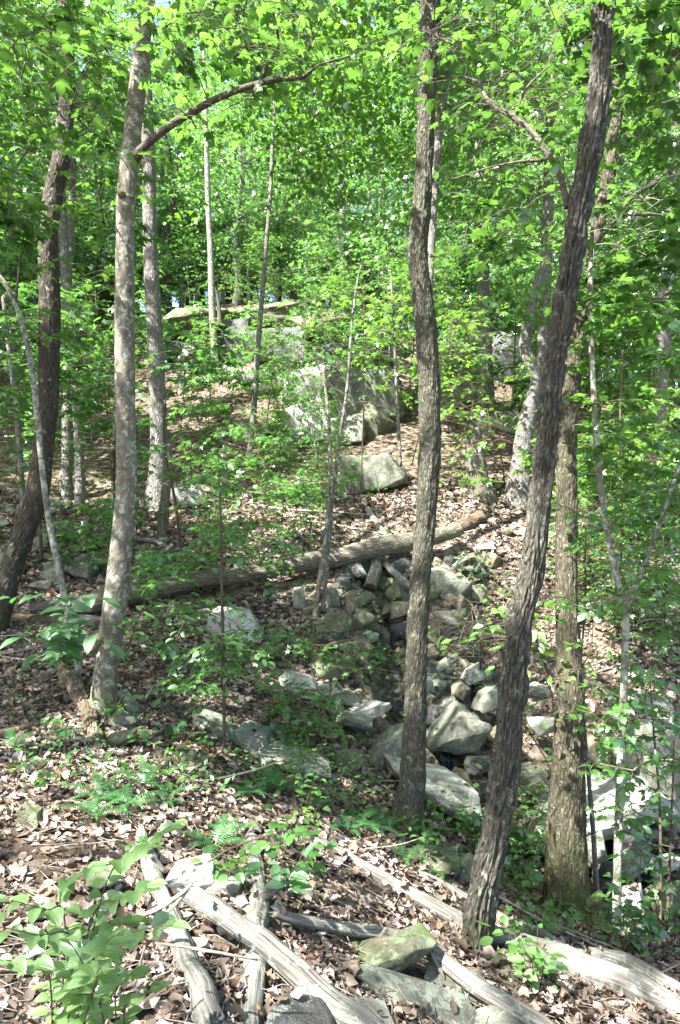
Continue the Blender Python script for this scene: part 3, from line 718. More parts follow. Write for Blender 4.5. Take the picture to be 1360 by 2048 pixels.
log([(1240,1240,18,9.4),(1300,1228,18,9.4),(1375,1212,18,9.4)], 'log_grey', 'grey log lying at the right edge of the open slope', lift=[0], seg=14)
log([(735,1020,14,12.8),(765,1065,16,11.9),(800,1100,14,11.2)], 'log_grey', 'pale straight log pointing down at the mossy fallen log', lift=[0], seg=12)
log([(600,1020,8,12.8),(650,1050,10,12.2),(700,1075,8,11.8),(760,1085,6,11.6)], 'log_grey', 'gnarled branch lying above the mossy fallen log', lift=[0], seg=10)
# near logs
log([(600,1668,14,5.1),(660,1698,24,4.95),(740,1742,30,4.8),(840,1800,36,4.55),(940,1852,42,4.35),(1040,1895,52,4.15),(1140,1928,64,3.95),(1240,1962,72,3.75),(1340,2012,66,3.55),(1430,2060,60,3.4)],
    'log_grey', 'long weathered barkless log running down behind the leaning ridged tree', lift=[0], seg=44, amp=.008, ku=26, kz=1.6, lump=.1, step=.02)
log([(1180,1905,24,4.0),(1250,1922,34,3.85),(1320,1962,34,3.7),(1400,2000,30,3.55)], 'log_grey', 'split weathered limb forking off the long log at the right edge', lift=[.02], seg=24, amp=.006, ku=30, kz=1.8, lump=.1)
log([(810,1728,14,4.9),(900,1780,24,4.75),(1000,1838,28,4.6),(1080,1872,34,4.4),(1130,1900,30,4.3)], 'log_grey', 'second weathered log lying above the long one', lift=[0], seg=24, amp=.006, ku=30, kz=1.8)
log([(372,1785,46,2.95),(430,1822,52,2.85),(520,1885,56,2.75),(600,1945,60,2.65),(690,2018,64,2.55),(770,2085,64,2.45)],
    'log_grey', 'broken foreground log with jagged end slanting to the bottom edge', lift=[.14,.10,.04,.03], seg=56, amp=.006, ku=34, kz=2, endcut=.045, lump=.06, step=.012)
log([(280,1652,22,3.75),(292,1700,34,3.55),(318,1780,44,3.2),(352,1870,54,2.8),(388,1960,62,2.45),(425,2060,70,2.15)],
    'log_grey', 'knotty split log descending between the leafy sapling and broken log', lift=[0.0], seg=48, amp=.008, ku=26, kz=1.6, endcut=.03, lump=.12, step=.015,
    stubs=[[(330,1745,10,3.3),(312,1722,9,3.3),(300,1712,8,3.28)]])
log([(497,1676,38,3.5),(505,1740,44,3.3),(513,1800,50,3.1),(514,1870,56,2.85),(508,1960,62,2.5),(502,2070,66,2.2)],
    'log_grey', 'grey log lying straight toward the bottom edge under the broken one', lift=[0], seg=48, amp=.005, ku=34, kz=2, endcut=.012, lump=.07, step=.015,
    stubs=[[(525,1790,30,3.1),(540,1782,26,3.02),(545,1778,24,2.97)]])
log([(545,1822,26,3.15),(600,1838,24,3.15),(680,1856,28,3.1),(760,1866,28,3.05),(830,1876,32,3.0),(880,1915,34,2.95),(960,1972,40,2.85),(1050,2030,42,2.75),(1120,2080,42,2.65)],
    'log_grey', 'bent weathered branch crossing above the wide bottom slab', lift=[.10,.06,.06,.10,.06], seg=40, amp=.004, ku=44, kz=2.4, lump=.09, step=.015,
    stubs=[[(826,1876,24,3.0),(836,1864,22,2.96),(840,1860,21,2.93)], [(862,1905,12,2.95),(880,1940,8,2.9),(890,1960,5,2.88)]])
log([(-20,1478,30,4.9),(40,1462,26,5.0),(85,1448,18,5.1)], 'log_rust', 'rusty brown log end on the sunny leaves at the left edge', lift=[0], seg=24, amp=.006)
log([(110,1318,22,6.3),(146,1372,32,5.9),(178,1435,36,5.5),(204,1500,24,5.1)], 'log_rust', 'crumbling mossy root bank left of the smooth tree foot', lift=[0], seg=44, amp=.02, ku=26, kz=5, lump=.22, step=.02)
log([(612,1605,14,5.35),(680,1632,20,5.3),(750,1655,24,5.25),(812,1662,26,5.3)], 'log_rust', 'brown half buried log ending at the tall furrowed tree', lift=[0], seg=24, amp=.006)
log([(1080,1815,10,5.1),(1180,1862,16,4.9),(1260,1908,14,4.75),(1340,1958,10,4.6),(1400,1990,9,4.5)], 'log_rust', 'thin brown pole lying below the mossy double stem tree', lift=[0], seg=14, amp=.003)
log([(960,1915,30,3.98),(1000,1925,30,3.8),(1018,1965,32,3.6),(1030,2010,36,3.45)], 'bark_ridge', 'exposed root running down from the leaning ridged tree foot', name='root', cat='root', seg=28, amp=.008)

# sticks
st = random.Random(5)
def stick(px, py, ang, L, r, mat='stick', lift=.02):
    p = at(px, py); a = math.radians(ang); n = 6; P = []
    for k in range(n):
        t_ = k / (n - 1) - .5
        x = p[0] + math.cos(a) * L * t_; y = p[1] + math.sin(a) * L * t_
        P.append([x + st.gauss(0, .015) * L, y + st.gauss(0, .015) * L, 0])
    P = np.array(P); P[:, 2] = H(P[:, 0], P[:, 1]) + lift + r
    P[:, 2] = np.linspace(P[0, 2], P[-1, 2], n) * .5 + P[:, 2] * .5
    tb = Tubes(); tb.add(P - p, np.linspace(r, r * .45, n), 7, .08, None)
    if st.random() < .6:
        k = 3; d = (P[4] - P[2]); s_ = np.array([-d[1], d[0], abs(d[0]) * .3]) * st.choice([-1, 1])
        tb.add([P[k] - p, P[k] - p + d * .5 + s_ * .6, P[k] - p + d * .9 + s_ * 1.3], [r * .6, r * .4, r * .2], 5, .08)
    o = tb.build('stick', M[mat])
    o.location = tuple(p); tag(o, describe(f'{"thick" if r > .012 else "thin"} {"short" if L < .7 else "long"} dead stick', p, 'sticks'), 'stick', 'dead sticks lying on the leaves')
for a in [(700,1440,150,1.6,.012),(640,1340,160,1.4,.01),(560,1345,150,1.8,.012),(370,1555,-25,1.2,.016),(300,1500,-40,1.2,.01),(640,1290,100,.8,.012),
          (1000,1060,20,1.8,.014),(970,1040,60,1.3,.012),(1010,1080,-20,1.4,.01),(560,1000,-30,2.2,.02),(620,1030,-20,2.5,.025),(480,900,-40,2.4,.02),
          (380,760,-25,3,.02),(700,1060,-20,1.6,.02),(1120,1390,60,1.2,.01),(1150,1450,80,1.2,.01),(1280,1640,-30,1.0,.01),(700,1690,-30,.8,.008),
          (420,1610,10,.8,.006),(200,1700,40,.5,.005),(60,1330,-10,1.5,.012),(20,1280,10,1.2,.014),(90,1300,30,1.1,.01),(130,1500,30,.8,.006),
          (640,1750,-20,.5,.005),(770,1820,20,.4,.005),(1180,1990,-20,.5,.006),(860,1700,-35,1.0,.01),(1060,1850,-30,1.2,.01),(1200,1900,-30,.9,.01),
          (1260,1960,-30,.8,.008),(520,1590,-30,.8,.008),(740,1560,-40,.9,.01),(330,1290,10,1.3,.02),(380,1330,-15,1.5,.014),(520,1400,0,1.3,.012),
          (840,1110,30,1.2,.012),(1220,1080,10,1.5,.014),(1300,1130,-20,1.5,.012),(1180,1230,30,1.4,.012),(1250,1330,5,1.3,.012),(250,1560,-35,1,.01)]:
    stick(*a)
def pstick(pts, mat, label, name='stick'):
    P = np.array([W(a, b, Y) for a, b, w, Y in pts]); R = [w * Y / F / 2 for a, b, w, Y in pts]
    tb = Tubes(); tb.add(P - P[0], R, 9, .03, ridged(.0006, 100, 20, 4, .08)); o = tb.build(name, M[mat]); o.location = tuple(P[0]); tag(o, label, 'stick', 'dead sticks lying on the leaves')
pstick([(262,1842,7,2.75),(320,1815,10,2.7),(362,1788,8,2.68),(384,1768,5,2.68)], 'stick', 'grey twig resting against the jagged end of the broken log')
pstick([(380,1776,6,2.7),(345,1815,7,2.66),(322,1838,7,2.62),(326,1870,4,2.6)], 'stick', 'short forked twig crossing the knotty split log')
pstick([(310,1886,4,2.35),(370,1894,6,2.35),(440,1906,6,2.35),(515,1920,4,2.4)], 'stick', 'thin smooth twig crossing both foreground logs')
pstick([(415,1725,4,2.9),(460,1698,5,2.9),(520,1675,4,2.9),(560,1668,2,2.95)], 'twig', 'dark thin twig arching over the grey log top')
pstick([(268,1972,7,2.3),(280,1930,6,2.3),(290,1892,5,2.3)], 'stick', 'upright brown twig in front of the knotty split log')

# ------------------------------------------------------------------ litter on everything so far
bpy.context.view_layer.update()
dg = bpy.context.evaluated_depsgraph_get()
rng = np.random.default_rng(21)
def litter_pts(n, ylo, yhi, power=1.0):
    yy = np.linspace(ylo, yhi, 400); pdf = yy * np.minimum(1, (4.5 / yy) ** 1.25); cdf = np.cumsum(pdf); cdf /= cdf[-1]
    y = np.interp(rng.random(n), cdf, yy); x = (rng.random(n) - .5) * 1.16 * y + rng.normal(0, .1, n)
    return x, y
x1, y1 = litter_pts(106000, 1.6, 14)
bare = fbm(np.c_[x1 * 1.7, y1 * 1.7, np.zeros(len(x1))], 4, 55); kk = (bare > .40) | (rng.random(len(x1)) < .35); x1, y1 = x1[kk], y1[kk]
zz = H(x1, y1) + 1.6
P_, N_ = [], []
for x, y, z in zip(x1, y1, zz):
    ok, loc, no, fi, ob, mt = S.ray_cast(dg, (x, y, z), (0, 0, -1))
    if not ok or no.z < .55: continue
    if ob.name.startswith(('stream',)): continue
    g_ = ob.name.startswith('ground')
    if 7 < y < 11 and rng.random() < .88 and creek_dist(np.array([[x, y]]))[0] < .85 - .25 * rng.random(): continue
    if not g_ and rng.random() > (.02 if ob.name.startswith('log') or no.z < .8 else .07): continue
    P_.append(loc); N_.append(no)
P_ = np.array(P_); N_ = np.array(N_); n = len(P_)
nrm = N_ + rng.normal(0, .24, (n, 3)); nrm /= np.linalg.norm(nrm, axis=1)[:, None]
dd = rng.normal(0, 1, (n, 3)); dd -= nrm * (dd * nrm).sum(1)[:, None]; dd /= np.linalg.norm(dd, axis=1)[:, None]
sz = np.clip(rng.normal(.045, .018, n), .016, .10) * np.clip(P_[:, 1] / 7, 1, 1.9)
DEAD = [
 (np.array([(0,0,0),(.16,.12,.08),(.34,.28,.22),(.20,.42,.10),(.38,.62,.26),(.18,.78,.12),(0,1,.20),(-.18,.80,.10),(-.36,.60,.24),(-.18,.44,.08),(-.32,.26,.18),(-.14,.1,.06),(0,.5,0)], float),
  np.array([(12,i,i+1) for i in range(11)] + [(12,11,0)])),
 (np.array([(0,0,.1),(.22,.25,.0),(.26,.6,-.02),(0,1,.22),(-.26,.6,.16),(-.22,.22,.14),(0,.5,.05)], float), np.array([(6,i,(i+1)%6) for i in range(6)])),
 (np.array([(0,0,.0),(.3,.2,.28),(.28,.7,.34),(.05,1,.1),(-.26,.72,.02),(-.3,.3,.2),(0,.5,-.04)], float), np.array([(6,i,(i+1)%6) for i in range(6)])),
]
which = rng.integers(0, 3, n)
me_parts_v, me_parts_f, me_r, off = [], [], [], 0
P_ = P_ + nrm * (.008 + .02 * rng.random(n))[:, None] - dd * sz[:, None] * .5
for k in range(3):
    s_ = which == k; tv, tf = DEAD[k]
    a = leaf_mesh('tmp', P_[s_], dd[s_], nrm[s_], sz[s_], (tv, tf), None, k, .25, (.5, 1.35))
    v = np.empty(len(a.vertices) * 3, np.float32); a.vertices.foreach_get('co', v)
    r_ = np.empty(len(a.vertices), np.float32); a.attributes['rnd'].data.foreach_get('value', r_)
    f = (tf[None] + (np.arange(int(s_.sum())) * len(tv))[:, None, None]).reshape(-1, 3) + off
    me_parts_v.append(v.reshape(-1, 3)); me_parts_f.append(f); me_r.append(r_); off += len(a.vertices); bpy.data.meshes.remove(a)
tag(link('leaf_litter', mk_mesh('leaf_litter', np.vstack(me_parts_v), np.vstack(me_parts_f), M['litter'], True, {'rnd': np.concatenate(me_r)})),
    'curled brown dead leaves covering the near forest slope', 'leaves', None, 'stuff')

gv = np.random.default_rng(71); GM = []
for k in range(5):
    a = rock_mesh(300 + k, .7, 0, .03, 2); vv = np.empty(len(a.vertices) * 3, np.float32); a.vertices.foreach_get('co', vv)
    a.calc_loop_triangles(); ff = np.empty(len(a.loop_triangles) * 3, np.int32); a.loop_triangles.foreach_get('vertices', ff); GM.append((vv.reshape(-1, 3), ff.reshape(-1, 3))); bpy.data.meshes.remove(a)
V_, F_, off = [], [], 0
k = 0
while k < 1500:
    i = gv.integers(len(CREEK) - 1); t_ = gv.random(); q = CREEK[i] * (1 - t_) + CREEK[i + 1] * t_ + gv.normal(0, .45, 2)
    if k >= 1150: q = np.array([gv.uniform(1.2, 4.0), gv.uniform(6.0, 7.8)])
    z = float(H([q[0]], [q[1]])[0]); s_ = gv.uniform(.025, .085); v, f = GM[gv.integers(5)]; e = np.array(Euler(gv.uniform(-1, 1, 3) * [1, 1, 3]).to_matrix())
    V_.append((v * np.array([1, .8, .7]) * s_) @ e.T + [q[0], q[1], z + s_ * .3]); F_.append(f + off); off += len(v); k += 1
tag(link('gravel', mk_mesh('gravel', np.vstack(V_), np.vstack(F_), M['rock_brown'], False)), 'small broken stones filling the bed of the gully', 'gravel', None, 'stuff')
tw = Tubes(); gt = np.random.default_rng(31)
for k in range(1500):
    y = 1.8 * (12 / 1.8) ** gt.random(); x = (gt.random() - .5) * 1.15 * y; a = gt.random() * 6.28; L = gt.uniform(.08, .35) * max(1, y / 5)
    q = np.array([[x, y], [x + math.cos(a) * L * .5 + gt.normal(0, .01), y + math.sin(a) * L * .5], [x + math.cos(a) * L, y + math.sin(a) * L]])
    tw.add(np.c_[q, H(q[:, 0], q[:, 1]) + gt.uniform(.01, .045, 3)], [.003, .0026, .0015], 3, 1.0, ends=False)
o = tw.build('twig_litter', M['stick']); tag(o, 'tiny broken twigs scattered through the dead leaves', 'twigs', None, 'stuff')

# ------------------------------------------------------------------ sun gaps cut through the leaves to lay light on chosen spots
GAPS = [(60,1500,.45),(160,1480,.35),(110,1520,.3),(220,1590,.35),(340,1650,.35),(480,1680,.35),(630,1700,.35),(760,1760,.35),(150,1760,.2),(60,1850,.2),(250,1990,.2),(330,1950,.15),(620,1880,.2),(350,1560,.2),(160,1560,.5),(280,1620,.5),(400,1680,.45),(560,1680,.5),(700,1720,.5),(820,1800,.4),(900,1860,.4),
 (1100,1950,.4),(1250,2020,.4),(230,1670,.3),(400,1880,.18),(410,1990,.14),(480,1930,.25),(700,1820,.35),(1080,1990,.35),(30,1600,.3),
 (600,1370,.32),(720,1420,.3),(780,1500,.25),(880,1590,.55),(1200,1600,.9),(1290,1460,.6),(1050,1700,.4),(940,1350,.2),(1250,1820,.3),(700,1490,.2),
 (950,1090,1.1),(1000,1140,1.0),(1050,1070,1.1),(1100,1120,.8),(900,1055,.5),(1180,1090,.5),(1020,970,.5),(1280,1130,.5),(760,1065,.4),(370,990,.5),(190,990,.6),(250,1010,.4),(100,960,.5),
 (680,770,1.0),(540,760,.7),(620,830,.8),(700,650,.8),(750,940,.35),(940,780,.6),(1060,660,.4),(560,1050,.4),(470,1240,.22),(380,850,.5),(840,1000,.3),
 (320,1730,.25),(1130,1250,.4),(1350,1200,.5),(1200,1180,.5),(600,960,.4),(420,1480,.15),(560,1500,.15)]
GP = np.array([at(a, b) for a, b, r in GAPS]); GR = np.array([g[2] for g in GAPS])
ex = [(W(228, 1130, 6.0), .28), (W(150, 1820, 1.9), .85), (W(100, 1920, 1.8), .7), (W(250, 1720, 1.85), .5), (W(1215, 1740, 5.2), .25), (W(60, 1240, 5.5), .3), (W(1070, 1290, 4.6), .4), (W(780, 600, 12), 1.2),(W(720,700,14),1.0),
      (W(120, 300, 5), .8), (W(1000, 150, 5), 1.1), (W(1180, 900, 6), .6), (W(1300, 900, 9), .9), (W(300, 100, 5), .8), (W(1000, 500, 7), .9), (W(400,1180,5.6),.6), (W(520,930,10.5),.8), (W(730,650,12),1.1), (W(530,760,14),1.2), (W(970,880,11),.9), (W(1240,910,8),.9), (W(190,700,11.5),.9), (W(80,700,10),.8), (W(600,1430,6.6),.3), (W(1020,1630,6.4),.35), (W(900,720,13),.9), (W(945,1260,6.2),.45), (W(380,710,15),.8), (W(540,1130,5.8),.4), (W(360,1320,5.6),.4), (W(1230,880,6),.7), (W(1050,1270,4.9),.45), (W(480,640,18),1.2), (W(660,720,16),1.3), (W(800,640,12),1.0), (W(900,640,13),.9), (W(350,760,9),.7), (W(500,950,12),.8), (W(620,250,14),1.5), (W(60,80,5),.6), (W(400,40,5.5),.5), (W(860, 90, 5), .5)]
GP = np.vstack([GP] + [e[0] for e in ex]); GR = np.r_[GR, [e[1] for e in ex]]
def clear_of_gaps(p, prob=.97, minh=2.2):
    rg = np.random.default_rng(len(p)); keep = np.ones(len(p), bool)
    nz_ = .75 + .6 * fbm(p * 1.6, 2, 77)
    for c, r in zip(GP, GR):
        d = p - c; t_ = d @ SUN; q = d - t_[:, None] * SUN
        keep &= ~((np.linalg.norm(q, axis=1) < r * (1.2 if c[1] < 9 else 1.3) * nz_) & (t_ > minh))
    return keep | (rg.random(len(p)) > prob)

# ------------------------------------------------------------------ trees
KEEP = [(300, 640, 1115, 1205, 8.8), (60, 175, 60, 1200, 8.3), (215, 305, 0, 1400, 6.2), (270, 340, 380, 1000, 13.4), (790, 905, 130, 1600, 5.6), (1050, 1240, 0, 450, 4.1), (1040, 1180, 450, 1000, 4.2), (330, 800, 615, 700, 12), (570, 800, 720, 900, 16)]
class Tree:
    def __init__(s, name, label, path, mat, cat='tree', group=None, seg=24, step=.06, amp=.004, ku=30, kz=6, extra=(), flare=0, fz=.2, nl=5, seed=1, leafmat='maple', top=None, lump=.04):
        P = [W(a[0], a[1], a[3]) for a in path]; R = [a[2] * a[3] / F / 2 for a in path]
        P[0] = P[0].copy(); R = [q * (.94 if seed in (3, 7) else 1) for q in R]
        for e in extra: P.append(np.array(e[:3], float)); R.append(e[3])
        s.base = P[0].copy(); s.r = root(name, s.base, label, cat, group)
        P = [P[0] - (P[1] - P[0]) / np.linalg.norm(P[1] - P[0]) * .15 - np.array([0, 0, .12])] + P; R = [R[0] * 1.05] + R
        tb = Tubes(); s.c = tb.add(P, R, seg, step, ridged(amp, ku, kz, seed, lump, flare, nl, fz, .15))
        tb.build('trunk', M[mat], s.r, s.base)
        s.P, s.R = np.array(P), R; s.skel = [s.c[::max(1, int(.25 / step))]]; s.tb = Tubes(); s.lv = Leaves(); s.rng = np.random.default_rng(seed * 31 + 5); s.seed = seed; s.lm = leafmat
    def limb(s, pts, mat='branch', seg=10, name='limb', step=.05):
        P = np.array([W(a, b, Y) for a, b, w, Y in pts]); R = [w * Y / F / 2 for a, b, w, Y in pts]; R[0] *= 1.5 if 'stub' not in name else 1
        tb = Tubes(); c = tb.add(P, R, seg, step, ridged(.0015, 50, 12, 3, .04)); tb.build(name, M[mat], s.r, s.base); s.skel.append(c[::3])
        if name == 'limb' and 10 <= seg < 14:
            for k in np.linspace(.25, 1, 8): spray(s.rng, s.lv, s.tb, c[int(k * (len(c) - 1))], s.rng.uniform(.18, .4), 12, .085, .5, twr=.003)
        return c
    def connect(s, c, r0=.0042):
        sk = np.vstack(s.skel); d = np.linalg.norm(sk - c, axis=1) + np.maximum(0, sk[:, 2] - c[2]) * .5
        q = sk[np.argmin(d)]; L = np.linalg.norm(c - q)
        m1 = q * .6 + c * .4 + np.array([0, 0, .10 * L]) + s.rng.normal(0, .05, 3) * L
        tb_ = s.tb.add([q, m1, c], [r0 + L * .0035, r0 * .8 + L * .0015, r0 * .5], 5, max(.1, L / 6), ends=False); s.skel.append(tb_[2:])
    def fill(s, box, Yr, ns, R, nl, size, flat=.2, keepout=None, droop=.15):
        ns = int(ns * 1.45)
        x0, y0, x1_, y1_ = box; C = []
        for _ in range(ns):
            px, py, Y = s.rng.uniform(x0, x1_), s.rng.uniform(y0, y1_), s.rng.uniform(*Yr)
            if any(a < px < b and c_ < py < d_ and Y < yy for a, b, c_, d_, yy in KEEP) and s.rng.random() < .85: continue
            C.append(W(px, py, Y))
        sk = np.vstack(s.skel); C.sort(key=lambda c: np.linalg.norm(sk - c, axis=1).min())
        for c in C:
            s.connect(c); spray(s.rng, s.lv, s.tb, c, R * s.rng.uniform(.7, 1.25), int(nl * s.rng.uniform(.7, 1.3)), size, flat, droop)
    def fill3(s, pts, R, nl, size, flat=.3, r0=.008):
        sk = np.vstack(s.skel); pts = sorted(pts, key=lambda c: np.linalg.norm(sk - c, axis=1).min())
        for c in pts:
            s.connect(c, r0); spray(s.rng, s.lv, s.tb, c, R * s.rng.uniform(.7, 1.3), int(nl * s.rng.uniform(.7, 1.3)), size, flat)
    def done(s, tpl=MAPLE, keep=None, bmat='branch'):
        o = s.tb.build('branches', M[bmat], s.r, s.base)
        if o: o['kind'] = 'stuff'
        s.lv.build('crown', tpl, M[s.lm], s.r, s.base, s.seed, keep)

syc = Tree('tree', 'smooth barked tree with lichen patches and one long bare limb', [(204,1432,58,6.0),(212,1340,50,6.0),(230,1210,50,6.0),(244,1080,46,6.0),(253,960,43,6.0),(250,800,42,6.0),(250,640,42,6.0),(250,520,40,6.0),(252,400,39,6.0),(263,280,38,6.0),(277,160,36,6.0),(288,60,33,6.0),(296,0,30,6.0)],
    'bark_smooth', seg=48, step=.03, amp=.0015, ku=12, kz=6, extra=[(-1.75,6.1,5.3,.062),(-1.9,6.3,6.6,.05),(-2.0,6.4,7.8,.03)], flare=.25, nl=3, seed=3, lump=.035)
syc.limb([(268,318,16,6.0),(292,290,16,5.9),(345,248,15,5.8),(400,215,14,5.7),(450,190,13,5.6),(500,172,12,5.5),(550,160,11,5.45),(606,155,10,5.4)], seg=14)
syc.limb([(520,168,8,5.5),(535,130,8,5.45),(556,95,7,5.4),(552,50,6,5.3),(540,0,5,5.2)])
syc.limb([(606,155,6,5.4),(640,130,5,5.35),(700,112,4,5.3)], seg=6)
syc.limb([(188,1300,20,5.96),(194,1285,22,5.93),(199,1272,17,5.90)], 'bark_smooth', 18, 'branch_stub')
syc.limb([(248,396,18,5.95),(242,386,16,5.92),(238,380,12,5.90)], 'bark_smooth', 14, 'branch_stub')
syc.fill((330,-60,650,150), (4.6,6.2), 36, .42, 44, .10)
syc.fill((300,150,520,260), (5.0,6.0), 5, .30, 16, .10)
syc.done(MAPLE, lambda p: clear_of_gaps(p, .9, 1.5))

A = Tree('tree', 'leaning tree with deep ridged bark nearest the viewer', [(952,1925,84,4.0),(955,1895,72,4.0),(963,1800,67,4.0),(986,1690,66,4.0),(1011,1536,62,4.0),(1036,1280,60,4.0),(1060,1150,57,4.0),(1078,1024,55,4.0),(1105,768,51,4.0),(1144,512,48,4.0),(1162,400,51,4.0),(1188,256,54,4.0),(1202,120,50,4.0),(1208,0,49,4.0)],
    'bark_ridge', seg=132, step=.017, amp=.026, ku=42, kz=4.5, extra=[(1.66,4.05,3.8,.07),(1.8,4.1,5.2,.06),(1.9,4.2,6.8,.045),(2.0,4.2,8.0,.02)], flare=.38, fz=.13, nl=4, seed=7, lump=.03)
A.limb([(1136,415,10,4.05),(1118,345,11,4.1),(1098,312,12,4.15),(1070,270,11,4.2),(1030,236,11,4.3),(985,210,9,4.4),(966,185,8,4.5),(960,165,7,4.55)], seg=12)
A.limb([(960,165,5,4.55),(930,155,4,4.6),(880,152,3,4.7)], seg=6)
A.limb([(1030,236,6,4.3),(1050,180,5,4.3),(1100,130,4,4.3)], seg=6)
A.limb([(1095,318,6,4.15),(1000,330,4,4.3),(900,360,3,4.5)], seg=6)
A.fill((850,-40,1170,240), (4.2,6.0), 36, .42, 46, .10)
A.fill((860,240,1120,520), (4.4,6.2), 30, .40, 42, .095)
A.fill((1190,-40,1370,200), (4.2,6.5), 14, .40, 44, .10)
A.done(MAPLE, lambda p: clear_of_gaps(p, .9, 1.5))

B = Tree('tree', 'tall furrowed brown tree with a slight bend at mid height', [(810,1642,62,5.5),(819,1600,56,5.5),(826,1536,52,5.5),(831,1408,46,5.5),(834,1280,44,5.5),(842,1150,42,5.5),(852,1024,43,5.5),(859,900,46,5.5),(858,768,45,5.5),(852,660,45,5.5),(843,580,42,5.5),(836,500,41,5.5),(844,400,40,5.5),(851,256,37,5.5),(856,128,40,5.5),(860,0,42,5.5)],
    'bark_plain', seg=84, step=.016, amp=.011, ku=40, kz=8, extra=[(.75,5.5,5.4,.07),(.8,5.6,7.4,.05),(.9,5.6,8.6,.03)], flare=.6, fz=.16, nl=4, seed=12, lump=.035)
B.limb([(862,40,14,5.5),(885,34,10,5.3),(893,30,8,5.25)], 'bark_plain', 12, 'branch_stub')
B.fill((790,-60,900,110), (5.2,6.4), 4, .3, 20, .09)
B.done(MAPLE)

C_ = Tree('tree', 'thick mossy tree with a fluted double stem base', [(1140,1845,108,5.5),(1135,1800,92,5.5),(1132,1740,84,5.5),(1132,1664,78,5.5),(1136,1536,66,5.5),(1139,1408,58,5.5),(1136,1280,48,5.6),(1133,1150,45,5.7),(1133,1024,43,5.8),(1134,900,40,5.9),(1142,768,38,6.0),(1158,660,36,6.1),(1178,560,32,6.2),(1200,440,28,6.3),(1225,300,26,6.4),(1240,150,24,6.5),(1245,0,22,6.5)],
    'bark_moss', seg=88, step=.02, amp=.010, ku=34, kz=6, extra=[(2.75,6.6,6.5,.045),(2.9,6.6,8.2,.02)], flare=.42, fz=.28, nl=3, seed=17, lump=.05)
C_.limb([(1108,1850,14,5.42),(1126,1826,24,5.36),(1142,1795,22,5.33),(1150,1740,6,5.36)], 'bark_moss', 20, 'root')
C_.limb([(1175,1790,40,5.45),(1190,1830,36,5.4),(1205,1870,24,5.3)], 'bark_moss', 20, 'root')
C_.limb([(1165,640,20,6.1),(1200,610,16,6.3),(1240,640,14,6.6),(1260,610,13,6.8),(1290,560,12,7.0)], 'bark_grey', 12)
C_.fill((1180,120,1380,420), (5.6,7.5), 24, .45, 44, .10)
C_.done(MAPLE, lambda p: clear_of_gaps(p, .9, 1.5))

D = Tree('tree', 'slim pale tree forking at mid height near the right edge', [(1240,1872,22,5.2),(1234,1850,18,5.2),(1236,1700,17,5.2),(1241,1536,16,5.2),(1247,1400,15,5.2),(1250,1300,15,5.2),(1252,1218,15,5.2),(1236,1165,13,5.2),(1222,1100,13,5.2),(1205,1000,12,5.2),(1193,880,12,5.2),(1186,760,11,5.2),(1181,620,11,5.2),(1182,510,10,5.2)],
    'bark_pale', seg=28, step=.03, amp=.001, ku=30, kz=8, seed=23, lump=.04, flare=.35, fz=.08)
D.limb([(1252,1222,12,5.2),(1270,1175,12,5.15),(1295,1110,11,5.1),(1318,1050,9,5.05),(1340,985,8,5.0),(1370,900,7,5.0)], 'bark_pale')
D.limb([(1182,512,9,5.2),(1205,470,8,5.1),(1240,432,7,5.0),(1262,400,7,4.9),(1300,370,6,4.8),(1380,310,5,4.7)])
D.limb([(1240,430,5,5.0),(1300,430,4,4.9),(1370,425,3,4.8)], seg=6)
D.limb([(1182,512,7,5.2),(1186,430,6,5.3),(1190,300,5,5.4),(1195,150,4,5.4)], seg=6)
D.fill((1160,380,1370,640), (4.6,6.2), 26, .36, 38, .095)
D.fill((1150,620,1380,1060), (4.8,7.2), 26, .34, 30, .09)
D.fill((1190,1350,1370,1640), (4.7,5.6), 7, .32, 16, .085)
D.fill((1130,980,1370,1250), (4.6,5.6), 9, .28, 15, .08)
D.done(MAPLE, lambda p: clear_of_gaps(p, .9, 1.5), 'bark_pale')

E = Tree('tree', 'dark tree with a strongly curved foot at the left edge', [(-12,1262,52,8.2),(5,1200,46,8.2),(28,1120,43,8.2),(54,1050,43,8.2),(74,990,46,8.2),(86,900,40,8.2),(96,800,40,8.2),(98,700,42,8.2),(100,620,42,8.2),(97,540,41,8.2),(98,460,36,8.2),(108,380,38,8.3),(124,310,36,8.3),(132,220,30,8.4),(134,100,27,8.4),(130,0,25,8.5)],
    'bark_dark', seg=60, step=.03, amp=.010, ku=34, kz=9, extra=[(-3.5,8.6,7.5,.06),(-3.6,8.8,9,.03)], seed=31, lump=.05)
E.fill((-30,-20,300,480), (4.6,8.0), 62, .5, 36, .11)
E.fill((-30,430,240,700), (6.5,8.6), 12, .42, 26, .10)
E.done(MAPLE, lambda p: clear_of_gaps(p, .9, 1.5))

# ---- secondary trees
def simple(label, path, mat='bark_grey', fills=(), seg=18, name='tree', leaf='under', tpl=MAPLE_M, extra=(), amp=.004, limbs=(), step=.08, cat='tree', group=None, seed=None, keepp=.85):
    T_ = Tree(name, label, path, mat, cat, group, seg=seg, step=step, amp=amp, ku=34, kz=8, extra=extra, seed=seed or len(label) + int(path[0][0]), leafmat=leaf, lump=.05)
    for l in limbs: T_.limb(l, 'branch', 8)
    for f in fills: T_.fill(*f)
    T_.done(tpl, (lambda p: clear_of_gaps(p, keepp))); return T_
simple('straight grey tree with flared foot between the smooth tree and the ledge', [(308,1030,66,13.4),(314,985,46,13.4),(318,900,36,13.4),(314,760,33,13.4),(306,600,31,13.4),(300,480,29,13.4),(297,300,26,13.5),(291,150,23,13.5),(285,0,21,13.6)],
       'bark_grey', [((150,-60,480,330),(11.5,15.5),46,.8,44,.14)], seg=36, extra=[(-4,13.8,12.6,.06)], step=.06, amp=.006)
